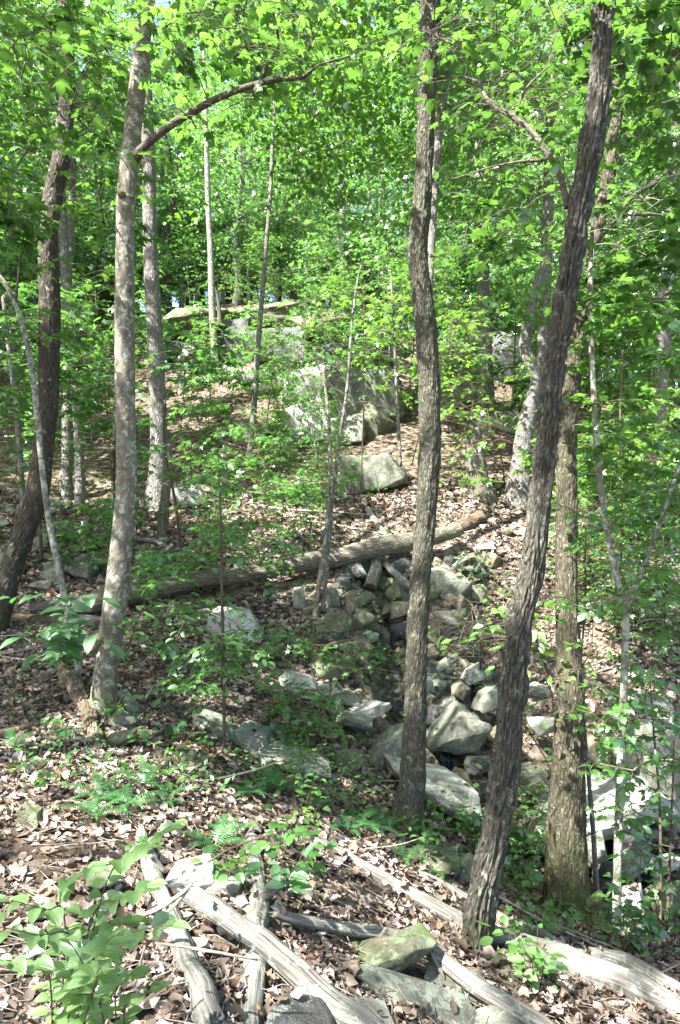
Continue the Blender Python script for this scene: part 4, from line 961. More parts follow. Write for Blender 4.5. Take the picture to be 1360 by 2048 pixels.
simple('right stem of the twin grey trees on the upper left slope', [(160,1015,22,14),(158,900,18,14),(150,760,17,14),(142,640,19,14),(133,560,20,14),(128,480,18,14),(120,300,15,14),(118,100,13,14)], 'bark_grey', [((20,-40,230,330),(12.5,16),28,.8,40,.14)], amp=.003)
simple('left stem of the twin grey trees on the upper left slope', [(134,1000,24,14.3),(134,880,21,14.3),(136,740,20,14.3),(134,600,17,14.5),(140,500,15,14.7),(148,300,12,15)], 'bark_grey', [((90,200,300,430),(13.5,16.5),12,.7,30,.14)], amp=.003)
simple('dead grey snag standing in front of the rock ledge', [(431,745,17,22),(428,690,15,22),(424,600,14,22),(421,500,12,22),(416,400,11,22),(412,230,9,22),(408,120,7,22),(400,0,5,22),(392,-120,3,22)], 'bark_pale', [((330,30,520,260),(21,24),14,1.1,36,.2)], amp=.003,
       limbs=[[(440,650,8,22),(436,600,6,22),(424,560,7,22)]])
simple('thin brown tree between the smooth tree and the boulder pile', [(500,905,13,15.2),(508,820,12,15.2),(514,720,11,15.2),(522,620,10,15.2),(530,520,9,15.2),(540,400,8,15.2),(546,270,7,15.3),(555,120,6,15.4),(570,-40,5,15.5)], 'bark_grey', [((440,420,660,560),(13.5,17),12,.7,34,.14),((420,170,640,420),(14,17.5),22,.8,36,.15)], amp=.002, seg=12)
simple('left slim stem of the thin twin saplings by the trickle', [(629,1245,13,9.3),(636,1180,10,9.3),(648,1100,9,9.3),(657,1000,8,9.3),(660,900,7,9.3),(654,800,6,9.3),(646,735,5,9.3)], 'bark_smooth', [((560,640,800,760),(8.2,10.4),13,.5,30,.10),((560,900,700,1000),(8.8,9.8),3,.35,16,.09)], amp=.001, seg=12, name='sapling', cat='sapling')
simple('right slim stem of the thin twin saplings by the trickle', [(640,1238,9,9.4),(650,1180,8,9.4),(660,1050,8,9.4),(676,900,7,9.4),(694,780,6,9.4),(703,660,6,9.4),(712,580,4,9.4),(722,530,2,9.4)], 'bark_grey', [((600,440,800,620),(8.4,10.6),14,.45,30,.10),((640,760,800,860),(8.6,10),6,.4,20,.1)], amp=.001, seg=12, name='sapling', cat='sapling')
simple('leaning slim pale tree crossing the curved dark tree', [(160,1352,15,7),(143,1260,15,7),(122,1160,14,7),(100,1050,13,7),(86,950,12,7),(76,850,12,7),(64,740,11,7),(42,640,10,7),(12,570,9,7),(-30,520,8,7)], 'bark_pale', [((-20,520,120,660),(6.2,7.6),5,.35,20,.09)], amp=.001, seg=14, limbs=[[(30,620,6,7),(36,560,5,7),(45,500,4,7),(70,440,3,6.9)]])
sapl = simple('slender sapling stem in front of the mossy fallen log', [(449,1512,8,5.7),(448,1420,7,5.7),(446,1300,7,5.7),(444,1180,6,5.7),(442,1060,5,5.7),(438,960,4,5.7)], 'twig',
       [((330,940,470,1060),(5.2,6.0),5,.28,24,.075),((290,1080,460,1240),(5.0,6.1),20,.28,28,.08),((440,1060,620,1180),(5.2,6.4),15,.28,26,.08),((270,1240,450,1400),(5.0,6.0),13,.25,24,.08),((440,1260,560,1350),(5.2,6.2),9,.25,22,.08)], amp=.0005, seg=10, name='sapling', cat='sapling', leaf='under', tpl=OVAL)
simple('plain grey tree beside the cliff face', [(978,862,34,17),(975,800,28,17),(971,700,27,17),(967,600,25,17),(966,500,22,17.2),(960,380,18,17.5),(955,250,14,17.6)], 'bark_grey', [((880,300,1080,470),(15,19),16,.9,36,.16)], seg=24)
simple('thick crooked tree with sunlit kinked upper trunk', [(1035,995,56,13),(1042,930,40,13),(1050,860,36,13),(1062,805,30,13),(1073,765,26,13),(1062,728,25,13),(1050,695,25,13),(1056,650,22,13),(1066,600,18,13),(1080,540,15,13)], 'bark_grey', [((960,500,1120,640),(11.5,14.5),9,.6,28,.13)], seg=28, amp=.010)
simple('straight trunk rising just behind the crooked tree', [(1080,900,28,15),(1084,760,26,15),(1090,600,24,15),(1096,420,22,15),(1100,250,18,15),(1105,60,15,15)], 'bark_grey', [((980,-40,1250,300),(13,17),30,.9,44,.16)])
simple('grey tree leaning right beyond the slim pale tree', [(1298,1030,40,12.6),(1304,940,34,12.6),(1314,860,30,12.6),(1322,760,29,12.6),(1326,660,31,12.6),(1336,540,26,12.6),(1342,420,20,12.7),(1352,260,18,12.9),(1372,120,16,13)], 'bark_grey', [((1200,-40,1400,330),(11,15),30,.8,40,.14),((1230,560,1380,760),(11,13.5),10,.6,26,.13)], seg=24, amp=.006)
simple('slim grey tree at the far left edge of the slope', [(46,1010,11,12),(38,880,11,12),(28,780,10,12),(16,680,9,12),(6,590,8,12)], 'bark_grey', [((-20,560,90,720),(11,13),6,.55,24,.12)], seg=10, amp=.001)
simple('thin grey stem right of the mossy double stem tree', [(1196,1836,12,5.7),(1192,1760,11,5.7),(1186,1660,10,5.7),(1176,1540,8,5.7),(1168,1440,7,5.7),(1166,1330,6,5.7)], 'bark_grey',
       [((1090,1180,1200,1330),(4.9,5.8),6,.24,18,.085)], seg=10, amp=.001, name='sapling', cat='sapling', leaf='beech', tpl=OVAL)
simple('leafy sapling with bright oval leaves behind the leaning ridged tree', [(1098,1370,7,5.2),(1085,1310,6,5.1),(1065,1270,5,5.0),(1035,1240,4,4.9)], 'twig',
       [((900,1200,1060,1330),(4.6,5.3),9,.24,22,.085),((1085,1340,1150,1480),(4.7,5.1),5,.16,14,.08)], seg=8, amp=.0005, name='sapling', cat='sapling', leaf='beech', tpl=OVAL)
simple('thin upright sapling by the pool at the right edge', [(1334,1860,6,5.3),(1338,1760,6,5.3),(1342,1660,5,5.3),(1346,1560,4,5.3),(1348,1480,3,5.3)], 'twig', [((1280,1620,1370,1760),(4.8,5.5),3,.22,10,.08),((1220,1820,1370,1900),(4.7,5.2),5,.2,16,.07)], seg=8, amp=.0005, name='sapling', cat='sapling')
simple('bright leafed young maple behind the tall furrowed tree', [(800,905,7,13),(795,820,7,13),(790,700,6,13),(785,600,5,13),(782,540,4,13)], 'bark_grey', [((730,530,830,780),(12,14),20,.55,32,.12),((880,560,940,780),(12,14),12,.5,28,.12)], seg=8, amp=.001, name='sapling', cat='sapling', leaf='beech')
simple('second trunk showing behind the top of the tall furrowed tree', [(860,900,12,11),(858,760,14,11),(858,600,15,11),(872,350,16,11),(888,180,18,11),(905,60,19,11),(915,0,19,11)], 'bark_grey', [((690,-40,880,150),(9.5,12.5),20,.6,34,.13),((860,60,1000,420),(9,12),18,.55,32,.12)])
simple('thin dead pole standing left of the smooth tree', [(226,1030,8,11.5),(228,900,7,11.5),(232,760,6,11.5),(230,620,5,11.5)], 'bark_dark', [], seg=8, amp=.001, name='sapling', cat='sapling')
simple('broken snag stub right of the straight grey tree', [(324,1058,22,11.6),(330,1000,20,11.6),(336,950,18,11.6),(338,900,14,11.6),(338,888,5,11.6)], 'log_moss', [], seg=18, amp=.012, name='snag', cat='snag')
stp = simple('thick rotten stump topped by green sprigs', [(968,1002,54,13.1),(955,950,44,13.1),(948,880,38,13.1),(946,852,34,13.1),(944,838,14,13.1)], 'log_moss', [((920,820,1000,880),(12.6,13.1),4,.3,14,.11)], seg=28, amp=.03, name='stump', cat='stump')
simple('thin sapling on the far right slope', [(1240,1150,7,10),(1238,1000,6,10),(1240,850,5,10),(1245,700,4,10)], 'twig', [((1180,780,1370,960),(9,11),16,.5,30,.11),((1150,950,1260,1080),(9,10.5),6,.4,20,.1)], seg=8, amp=.0005, name='sapling', cat='sapling', leaf='beech')
simple('thin bent sapling arching over the cliff foot', [(1110,760,6,12),(1100,700,5,12),(1096,600,5,12)], 'twig', [((900,560,1060,760),(10.5,13),12,.45,24,.11)], seg=8, amp=.0005, name='sapling', cat='sapling', leaf='beech')
simple('thin sapling left of the curved dark tree foot', [(82,1110,8,10.2),(78,1000,7,10.2),(74,880,6,10.2),(76,760,5,10.2)], 'twig', [((-10,700,180,900),(9,11),14,.5,26,.10),((0,900,120,980),(9.5,11),4,.4,18,.1)], seg=8, amp=.0005, name='sapling', cat='sapling')
simple('low maple sapling right of the smooth tree', [(360,1090,6,9.6),(350,1000,6,9.4),(330,900,5,9.2),(330,800,4,9.0)], 'twig', [((250,700,420,960),(8,10),16,.45,24,.1)], seg=8, amp=.0005, name='sapling', cat='sapling')

def veil(px, py, box, Yr, ns, nl, size, mat, tpl, desc, R=.4):
    b = at(px, py); cx, cyy = (box[0] + box[2]) / 2, (box[1] + box[3]) / 2; Ym = sum(Yr) / 2
    top = W(cx, box[1] + 20, Ym); p2 = W(cx * .7 + px * .3, cyy, Ym)
    P0 = b; pts = [P0 - [0, 0, .15], P0 + (p2 - P0) * .5 + [.03, 0, .1], p2, top]
    r = root('sapling', P0, describe(desc, P0, 'v'), 'sapling', 'slender leafy saplings on the slope'); t0 = Tubes(); c = t0.add(pts, [.014, .011, .008, .004], 8, .1, None); t0.build('trunk', M['twig'], r, P0)
    k = Tree.__new__(Tree); k.r = r; k.base = P0; k.skel = [c[::2]]; k.tb = Tubes(); k.lv = Leaves(); k.rng = np.random.default_rng(int(px * 7 + py)); k.seed = int(px); k.lm = mat
    k.fill(box, Yr, ns, R, nl, size); k.done(tpl, lambda p: clear_of_gaps(p, .85, 1.2), 'twig')
for v in [
 (505,1005,(400,850,640,1000),(9.5,12),20,26,.11,'under',MAPLE_M,'airy maple sapling'),
 (395,1165,(290,1040,520,1200),(7.2,9.5),18,26,.10,'under',MAPLE_M,'low spreading maple sapling'),
 (225,985,(110,560,270,860),(10,13),24,28,.13,'under',MAPLE_M,'tall leafy maple sapling'),
 (720,1010,(630,540,830,760),(11,13),20,26,.13,'beech',MAPLE_M,'bright green maple sapling'),
 (560,870,(420,690,650,840),(13,15.5),13,26,.14,'under',MAPLE_M,'wide layered maple sapling'),
 (1010,960,(880,800,1070,960),(10,12.5),18,26,.12,'beech',MAPLE_M,'sunlit yellow green sapling'),
 (1240,1180,(1110,820,1370,1010),(7,9.5),34,28,.11,'beech',MAPLE_M,'broad sunlit maple sapling'),
 (1160,1330,(1090,980,1260,1220),(5.9,7.2),18,24,.09,'under',MAPLE_M,'slender branching maple sapling'),
 (60,1060,(-20,620,190,820),(9,11.5),26,28,.12,'under',MAPLE_M,'leaning leafy sapling'),
 (360,860,(280,640,470,790),(14,17),18,30,.15,'under',MAPLE_M,'pale leafed maple sapling'),
 (960,1340,(860,1210,1030,1320),(5.8,6.8),14,20,.085,'beech',OVAL,'low arching sapling'),
 (600,1470,(520,1370,680,1500),(6.0,7.2),16,22,.075,'under',MAPLE_M,'bushy knee high maple sapling'),
 (665,1345,(590,1280,790,1345),(7.4,8.6),12,20,.08,'under',MAPLE_M,'low feathery sapling'),
 (1010,1720,(960,1540,1090,1720),(5.9,6.8),14,22,.08,'under',MAPLE_M,'waist high green sapling'),
 (1320,1900,(1230,1330,1370,1560),(5.0,6.2),14,18,.085,'under',MAPLE,'thin dark leafed sapling'),
 (820,930,(860,620,950,820),(12,14.5),18,30,.13,'beech',MAPLE_M,'bright sapling lit from above'),
 (330,1290,(130,1000,260,1120),(8.5,10.5),10,22,.10,'under',MAPLE_M,'small sapling with wide leaves'),
 (620,930,(560,860,720,1010),(12,13.5),10,24,.11,'under',MAPLE_M,'delicate sapling with sparse leaves'),
 (1330,1240,(1240,1060,1380,1290),(7,9),16,24,.10,'under',MAPLE_M,'rounded green sapling'),
 (250,1300,(240,1180,340,1290),(7,8),6,18,.08,'under',OVAL,'thin oval leafed sapling')]:
    veil(*v)

# ---- young maples instanced over the slope
def young_template(seed, Hh, mat, leafsize=.11, ns=26):
    rg = np.random.default_rng(seed); lv, tb, tt = Leaves(), Tubes(), Tubes()
    lean = rg.normal(0, .12, 2)
    P = [np.array([0, 0, -.15])] + [np.array([lean[0] * z + rg.normal(0, .03), lean[1] * z + rg.normal(0, .03), z]) for z in np.linspace(.3, Hh, 6)]
    c = tt.add(P, np.linspace(.022, .005, 7) * Hh / 3, 7, .2)
    for k in range(ns):
        z = Hh * (.25 + .78 * (k + rg.random()) / ns); a = rg.random() * 6.28
        q = c[np.argmin(np.abs(c[:, 2] - z * .92))]; Rr = rg.uniform(.2, .9) * (1.25 - .8 * z / Hh) * Hh / 3.2
        cc = np.array([q[0] + math.cos(a) * Rr, q[1] + math.sin(a) * Rr, z + rg.normal(0, .08)])
        tb.add([q, (q + cc) / 2 + [0, 0, .05], cc], [.007, .005, .003], 4, .3, ends=False)
        spray(rg, lv, tb, cc, .42 * Hh / 3, 24, leafsize, .2)
    mt = tt.build('trunk', M['bark_grey']).data; mb = tb.build('branches', M['twig']).data
    ml = lv.build('crown', MAPLE_M, M[mat], seed=seed).data
    for o in list(COL.objects):
        if o.data in (mt, mb, ml): bpy.data.objects.remove(o)
    return mt, mb, ml
YT = [young_template(60 + i, [2.2, 3.0, 3.8, 2.6, 4.6, 3.2][i], ['under', 'under', 'maple', 'beech', 'under', 'maple'][i], [.10, .11, .12, .10, .13, .11][i], [20, 24, 30, 22, 36, 26][i]) for i in range(6)]
yr = random.Random(4)
def place_young(px, py, i, s, desc=None, group='young maples on the slope'):
    p = at(px, py)
    r = root('young_maple', p, describe(f'{["low", "small", "mid height", "bushy", "tall", "spreading"][i]} leafy young maple', p, group), 'sapling', group)
    r.rotation_euler = (0, 0, yr.uniform(0, 6.28)); r.scale = (s, s, s)
    for nme, me in zip(('trunk', 'branches', 'crown'), YT[i]):
        o = link(nme, me, r)
        if nme == 'branches': o['kind'] = 'stuff'
for a in [(480,800,1,.9),(640,770,0,1.0),(560,830,3,.9),(700,800,1,.8),(470,740,3,.8),(390,740,0,1),(360,900,3,.8),(420,860,0,.8),(520,960,3,.6),(560,1010,0,.6),
          (420,1000,0,.7),(180,900,2,.8),(250,850,1,.9),(60,900,1,.8),(100,820,4,.8),(200,760,2,.9),(30,780,2,1),(320,760,1,.9),(860,830,1,1),(900,870,3,.8),(820,820,4,.8),
          (980,880,0,.9),(1010,900,3,.6),(1120,900,1,1),(1180,900,2,.9),(1250,900,4,.8),(1330,900,2,1),(1200,1000,3,.8),(1290,980,1,.8),(1340,1060,3,.7),(1150,860,4,.9),
          (1100,870,3,.9),(780,750,4,.8),(730,720,2,.8),(850,740,4,.9),(650,650,4,.8),(560,640,2,.8),(470,640,2,.7),(380,640,4,.7),(300,700,4,.9),(160,700,4,1),(60,690,4,1),
          (1230,850,4,1),(1330,850,4,1.1),(1030,830,4,.9),(940,830,2,.9),(680,960,0,.5),(620,1090,0,.5),(250,1130,0,.45),(120,1170,0,.4),(420,830,5,.8),(530,870,2,.8),(600,800,4,.7),(680,720,5,.8),(760,850,5,.7),(130,780,5,.9),(230,920,3,.9),(150,860,2,.8),(40,860,5,.9),(70,980,0,.8),(1160,960,5,.8),(1220,920,2,.9),(1290,860,5,1),(1350,930,4,.8),(1090,940,0,.8),(1250,1060,5,.6),(1180,1080,0,.7),(1320,1120,1,.6),(1350,1250,3,.6),(330,606,5,1.1),(400,606,3,1.3),(450,604,1,1.2),(520,600,3,1.3),(580,600,5,1.1),(640,610,3,1.3),(700,630,5,1.2),(760,640,2,1.1),(270,620,5,1.3),(200,630,2,1.2),(120,640,5,1.3),(50,640,2,1.3),(890,700,5,1),(960,680,4,.9),(1040,720,2,.9),(1100,780,5,1),(440,1060,1,.45),(520,1090,3,.45),(380,1180,3,.4),(560,1180,0,.4),(300,1230,0,.4),(240,1180,3,.45),(420,960,5,.5),(480,1010,2,.5)]:
    place_young(*a)

nr = 0
while nr < 46:
    px, py = (yr.uniform(0, 720), yr.uniform(720, 1180)) if yr.random() < .6 else (yr.uniform(1090, 1360), yr.uniform(800, 1300))
    if any(a - 15 < px < b + 15 and c_ < py + 20 < d_ for a, b, c_, d_, yy in KEEP[7:]): continue
    place_young(px, py, yr.randrange(6), yr.uniform(.45, .85) * (1 if py < 950 else .6)); nr += 1
# ---- far woods
def far_template(seed, Hh, n, size, mat):
    rg = np.random.default_rng(seed); lv, tt = Leaves(), Tubes()
    P = [np.array([rg.normal(0, .12), rg.normal(0, .12), z]) for z in np.linspace(-.5, Hh * .95, 8)]
    c = tt.add(P, np.linspace(.2, .04, 8), 9, .8)
    nc = 70
    for k in range(nc):
        z = Hh * (.12 + .88 * rg.random() ** .8); a = rg.random() * 6.28; q = c[np.argmin(np.abs(c[:, 2] - z * .93))]
        R = rg.random() ** .6 * 3.4 * (1.12 - .7 * abs(z / Hh - .5))
        cc = np.array([q[0] + math.cos(a) * R, q[1] + math.sin(a) * R, z])
        if k % 3 == 0: tt.add([q, (q + cc) / 2 + [0, 0, .15], cc], [.05, .03, .012], 4, 1.0, ends=False)
        m_ = n // nc; o = rg.normal(0, 1, (m_, 3)); o /= np.linalg.norm(o, axis=1)[:, None]; o *= (rg.random(m_) ** .45)[:, None] * np.array([1.15, 1.15, .5]) * rg.uniform(.7, 1.3)
        d = rg.normal(0, 1, (m_, 3)); d[:, 2] -= .4; lv.add(cc + o, d, np.array([0, 0, 1.]) + rg.normal(0, .5, (m_, 3)), size * rg.uniform(.6, 1.2, m_))
    mt = tt.build('trunk', M['bark_grey']).data; ml = lv.build('crown', CLUMP, M[mat], seed=seed).data
    for o in list(COL.objects):
        if o.data in (mt, ml): bpy.data.objects.remove(o)
    return mt, ml
FT = [far_template(90 + i, [15, 18, 12, 20, 9][i], [5600, 6300, 4900, 6300, 4200][i], [.24, .26, .22, .26, .2][i], 'far') for i in range(5)]
TR = [(-400, 'left edge'), (90, 'curved dark tree'), (250, 'smooth tree'), (306, 'straight grey tree'), (420, 'dead snag'), (525, 'thin brown tree'), (690, 'twin saplings'), (845, 'furrowed tree'), (965, 'plain grey tree'), (1060, 'crooked tree'), (1150, 'ridged tree'), (1330, 'leaning grey tree'), (2500, 'right edge')]
def column(x, y):
    ppx = 680 + F * x / y; kq = max(1, next(k_ for k_, v_ in enumerate(TR) if ppx < v_[0])); return f'between the {TR[kq - 1][1]} and the {TR[kq][1]}'
fr = random.Random(9); spots = []
tries_ = 0
while len(spots) < 104 and tries_ < 6000:
    tries_ += 1
    y = 26 + 52 * fr.random() ** 1.25; x = (fr.random() - .5) * 1.25 * y
    if all((x - a) ** 2 + (y - b) ** 2 > (2.2 + y * .03) ** 2 for a, b in spots): spots.append((x, y))
for k in range(26):
    spots.append((-13.5 - 8 * fr.random(), 12 + 14 * fr.random()) if k % 2 else (8.0 + 9 * fr.random(), 13 + 13 * fr.random()))
for x, y in spots:
    i = fr.randrange(5) if y > 34 else fr.choice([0, 2, 3, 4, 4, 4])
    p = np.array([x, y, float(H([x], [y])[0])])
    side = 'left of the rock ledge' if x < -.26 * y else 'above the rock ledge' if x < .06 * y else 'right of the cliff face' if x > .3 * y else 'above the cliff face'
    dep = 'nearest' if y < 30 else 'near' if y < 38 else 'middle' if y < 50 else 'deep' if y < 63 else 'farthest'
    lab_ = f'{["full", "tall", "short", "towering", "bushy"][i]} leafy tree in the {dep} woods {column(x, y)}'
    _old = f'{["full", "tall", "short", "towering", "bushy"][i]} leafy tree standing in the {"near" if y < 36 else "middle" if y < 52 else "deep"} woods {side}'
    r = root('forest_tree', p, lab_, 'tree', f'forest trees {side}')
    s = fr.uniform(.85, 1.2); r.scale = (s, s, s * fr.uniform(.9, 1.15)); r.rotation_euler = (fr.gauss(0, .03), fr.gauss(0, .03), fr.uniform(0, 6.28))
    for nme, me in zip(('trunk', 'crown'), FT[i]): link(nme, me, r)
for k in range(72):
    y = 29 + 4 * fr.random() if k >= 54 else 27 + 18 * fr.random() if k < 38 else 26.2 + 2.5 * fr.random(); x = (fr.random() - .5) * 1.2 * y if k < 38 else -14 + (k - 38) * 1.15 if k < 54 else -17 + (k - 54) * 1.3; p = np.array([x, y, float(H([x], [y])[0])])
    r = root('forest_shrub', p, f'leafy shrub {"on the ledge top" if y < 29 else "in the woods" if y < 36 else "deep in woods"} {column(x, y)}', 'shrub', 'shrubs in the woods beyond the ledge'); q = fr.uniform(.35, .55); r.scale = (q, q, q); r.rotation_euler = (0, 0, fr.uniform(0, 6.28))
    for nme, me in zip(('trunk', 'crown'), FT[4]): link(nme, me, r)
# bare trunks standing on top of the ledge
for k, (px, w, top, Y) in enumerate([(332,15,380,27),(362,9,350,28),(392,6,450,29),(468,6,430,30),(486,10,420,31),(497,7,380,30),(556,12,300,28),(588,12,480,29),(612,7,450,30),(640,6,380,29),(690,8,420,28),(742,8,300,28),(452,5,400,32),(810,9,240,27),(270,8,420,28),(215,7,400,27)]):
    h0 = 640
    b = W(px, h0, Y); b[2] = float(H([b[0]], [Y])[0])
    P = [(px, 1024 - b[2] * F / Y, w * 1.2, Y), (px + 2, 560, w, Y), (px + fr.uniform(-8, 8), (560 + top) / 2, w * .9, Y), (px + fr.uniform(-14, 14), top, w * .7, Y), (px + fr.uniform(-24, 24), top - 220, w * .4, Y)]
    simple(f'{"slim" if w < 7 else "thin" if w < 9 else "straight" if w < 11 else "stout"} trunk rising above the ledge {column(b[0], b[1])}', P, 'bark_grey' if k % 3 else 'bark_dark', [((px - 60, top - 230, px + 60, top + 60), (Y - 2, Y + 2), 7, 1.1, 34, .24)], seg=10, step=.5, amp=.002, group='trunks standing above the ledge', leaf='far', tpl=CLUMP)

# ---- canopy over the near ground: crowns of trees out of the picture, shaped for the shade they cast
CT = []
def canopy_tree(x, y, h, label):
    z = float(H([x], [y])[0]); b = np.array([x, y, z]); r = root('canopy_tree', b, label, 'tree', 'tall trees shading the slope from beyond the view')
    tb = Tubes(); c = tb.add([b - [0, 0, .2], b + [.1, 0, h * .4], b + [.2, .1, h * .75], b + [.25, .1, h]], [.19, .16, .12, .05], 14, .4, ridged(.006, 30, 6, 5, .05)); tb.build('trunk', M['bark_plain'], r, b)
    CT.append([r, b, b + np.array([.2, .1, h * .8]), Leaves(), Tubes()])
for a in [(-6.5,1.5,13,'tall shade tree left behind the viewer'),(-10,6,14,'tall shade tree far left of the bank'),(-5.5,-3.5,13,'tall shade tree behind the viewer'),(-1.5,-5.5,13,'tall shade tree straight behind the viewer'),
          (-12,0,14,'tall shade tree at the far left rear'),(3.8,.8,13,'tall shade tree right of the viewer'),(6.5,6,14,'tall shade tree right of the pool'),(-8.5,11,14,'tall shade tree left of the stony bank'),(-13,14,15,'tall shade tree far up the left slope')]:
    canopy_tree(*a)
cg = np.random.default_rng(77)
hosts = [(t_, np.array([t_.base[0], t_.base[1], 9.0])) for t_ in (syc, A, B, C_, E)]
nclump = 3700
gxy = np.c_[cg.uniform(-9, 8, nclump), cg.uniform(.5, 20, nclump)]
hz = cg.uniform(7.5, 12.5, nclump)
gz0 = H(gxy[:, 0], gxy[:, 1], False)
cc = np.c_[gxy, gz0] + SUN * ((hz - gz0) / SUN[2])[:, None]
# keep out of the picture except high up
vis = (cc[:, 2] < cc[:, 1] * .80) & (np.abs(cc[:, 0]) < cc[:, 1] * .55) & (cc[:, 1] < 9)
dens = fbm(np.c_[gxy * .55, np.zeros(nclump)], 3, 41)
cc = cc[(~vis) & (dens > .2)]
for k, c in enumerate(cc):
    best = min(range(len(CT)), key=lambda q: np.linalg.norm(CT[q][2][:2] - c[:2]))
    r, b, top, lv, tb = CT[best]
    m_ = 46; o = cg.normal(0, 1, (m_, 3)); o /= np.linalg.norm(o, axis=1)[:, None]; o *= (cg.random(m_) ** .4)[:, None] * np.array([.75, .75, .25])
    d = cg.normal(0, 1, (m_, 3)); d[:, 2] -= .3
    lv.add(c + o, d, np.array([0, 0, 1.]) + cg.normal(0, .4, (m_, 3)), cg.uniform(.10, .19, m_))
    if k % 4 == 0 and np.linalg.norm(c - top) < 4.5: tb.add([top - [0, 0, 1.5], (top + c) / 2 + [0, 0, -.3], c], [.04, .025, .008], 4, .8, ends=False)
for r, b, top, lv, tb in CT:
    o = tb.build('branches', M['bark_plain'], r, b)
    if o: o['kind'] = 'stuff'
    lv.build('crown', QUAD, M['canopy'], r, b, 5, lambda p: clear_of_gaps(p, .97, 3))

# ------------------------------------------------------------------ low plants
def mesh_of(lv, tpl, mat, seed=0, jit=.12):
    p, d, n_, s_ = lv.arrays(); return leaf_mesh('leaf', p, d, n_, s_, tpl, mat, seed, jit)
# fern frond
def frond_mesh(seed, L=.36):
    rg = np.random.default_rng(seed); V, Fc = [], []
    n = 20; pts = []
    for k in range(n + 1):
        t_ = k / n; pts.append(np.array([0, L * t_ * (1 - .12 * t_), L * (.55 * t_ - .62 * t_ * t_)]))
    for k in range(2, n):
        t_ = k / n; w = L * .19 * math.sin(math.pi * min(1, t_ * .92 + .08)) ** .8 * (1.15 - t_ * .5); p = pts[k]; d = pts[k + 1] - pts[k]
        for s_ in (-1, 1):
            a = p - d * .42; b = p + d * .42; tip = p + np.array([s_ * w, d[1] * .9, -w * .18 + rg.normal(0, .003)]); m1 = (a + tip) / 2 + [0, -d[1] * .1, w * .08]; m2 = (b + tip) / 2 + [0, 0, w * .08]
            i = len(V); V += [a, m1, tip, m2, b]; Fc += [(i, i + 1, i + 4), (i + 1, i + 3, i + 4), (i + 1, i + 2, i + 3)]
    for k in range(n):
        i = len(V); V += [pts[k] + [-.0015, 0, 0], pts[k] + [.0015, 0, 0], pts[k + 1]]; Fc.append((i, i + 1, i + 2))
    V = np.array(V); return mk_mesh('frond', V, np.array(Fc), M['fern'], False, {'rnd': rg.random(len(V))})
FR = [frond_mesh(i) for i in range(3)]
def fern(px, py, s=1.0, n=6):
    p = at(px, py); p[2] += .03; r = root('fern', p, describe('small green fern', p, 'ferns'), 'fern', 'ferns on the near slope')
    a0 = yr.random() * 6
    for k in range(n):
        o = link('frond', FR[k % 3], r); o.rotation_euler = (yr.uniform(.05, .45), 0, a0 + k * 6.283 / n + yr.gauss(0, .2)); o.scale = (s * yr.uniform(.7, 1.1),) * 3
for a in [(205,1610,.8),(250,1625,.8),(190,1645,.7),(290,1580,.7),(560,1590,1),(540,1570,.8),(430,1705,.8),(455,1690,.7),(720,1655,.8),(748,1665,.8),(700,1670,.7),(810,1730,.7),
          (1075,1885,.6),(1040,1900,.6),(355,1480,.7),(25,1510,.8),(60,1545,.6),(120,1480,.5),(500,600+1000,.7),(1010,1700,.7),(330,1620,.6),(640,1620,.6),(880,1755,.6)]:
    fern(*a)
# seedlings with oval or maple leaves
def seedling_template(seed, tpl, mat, n, Hh, size, spread):
    rg = np.random.default_rng(seed); lv, tb = Leaves(), Tubes()
    for s_ in range(3):
        a = rg.random() * 6.28; top = np.array([math.cos(a) * Hh * .4, math.sin(a) * Hh * .4, Hh * rg.uniform(.6, 1.1)])
        tb.add([np.array([0, 0, -.03]), top * .5 + [0, 0, .02], top], [.003, .0022, .0012], 4, .06, ends=False)
        for k in range(n // 3):
            t_ = rg.uniform(.4, 1); b = top * t_; an = rg.random() * 6.28; d = np.array([math.cos(an), math.sin(an), rg.uniform(-.3, .3)])
            lv.add((b + d * spread * rg.random())[None], d[None], (np.array([0, 0, 1.]) + rg.normal(0, .25, 3))[None], np.array([size * rg.uniform(.6, 1.1)]))
    ms = tb.build('stem', M['twig']).data; ml = mesh_of(lv, tpl, mat, seed)
    for o in list(COL.objects):
        if o.data is ms: bpy.data.objects.remove(o)
    return ms, ml
SD = [seedling_template(3, OVAL, M['beech'], 15, .25, .07, .07), seedling_template(4, MAPLE, M['under'], 12, .22, .07, .06), seedling_template(5, OVAL, M['under'], 27, .34, .06, .10),
      seedling_template(6, MAPLE, M['under'], 24, .35, .075, .12), seedling_template(8, OVAL, M['fern'], 36, .3, .045, .12)]
def seedling(px, py, i, s=1.0):
    p = at(px, py); r = root('seedling', p, describe(['oval leafed seedling', 'maple seedling', 'leafy green seedling', 'bushy maple seedling', 'low green herb'][i], p, 'seed'), 'seedling', 'small green plants on the forest floor')
    r.rotation_euler = (0, 0, yr.uniform(0, 6.28)); r.scale = (s * 1.0,) * 3
    for nme, me in zip(('stem', 'foliage'), SD[i]): link(nme, me, r)
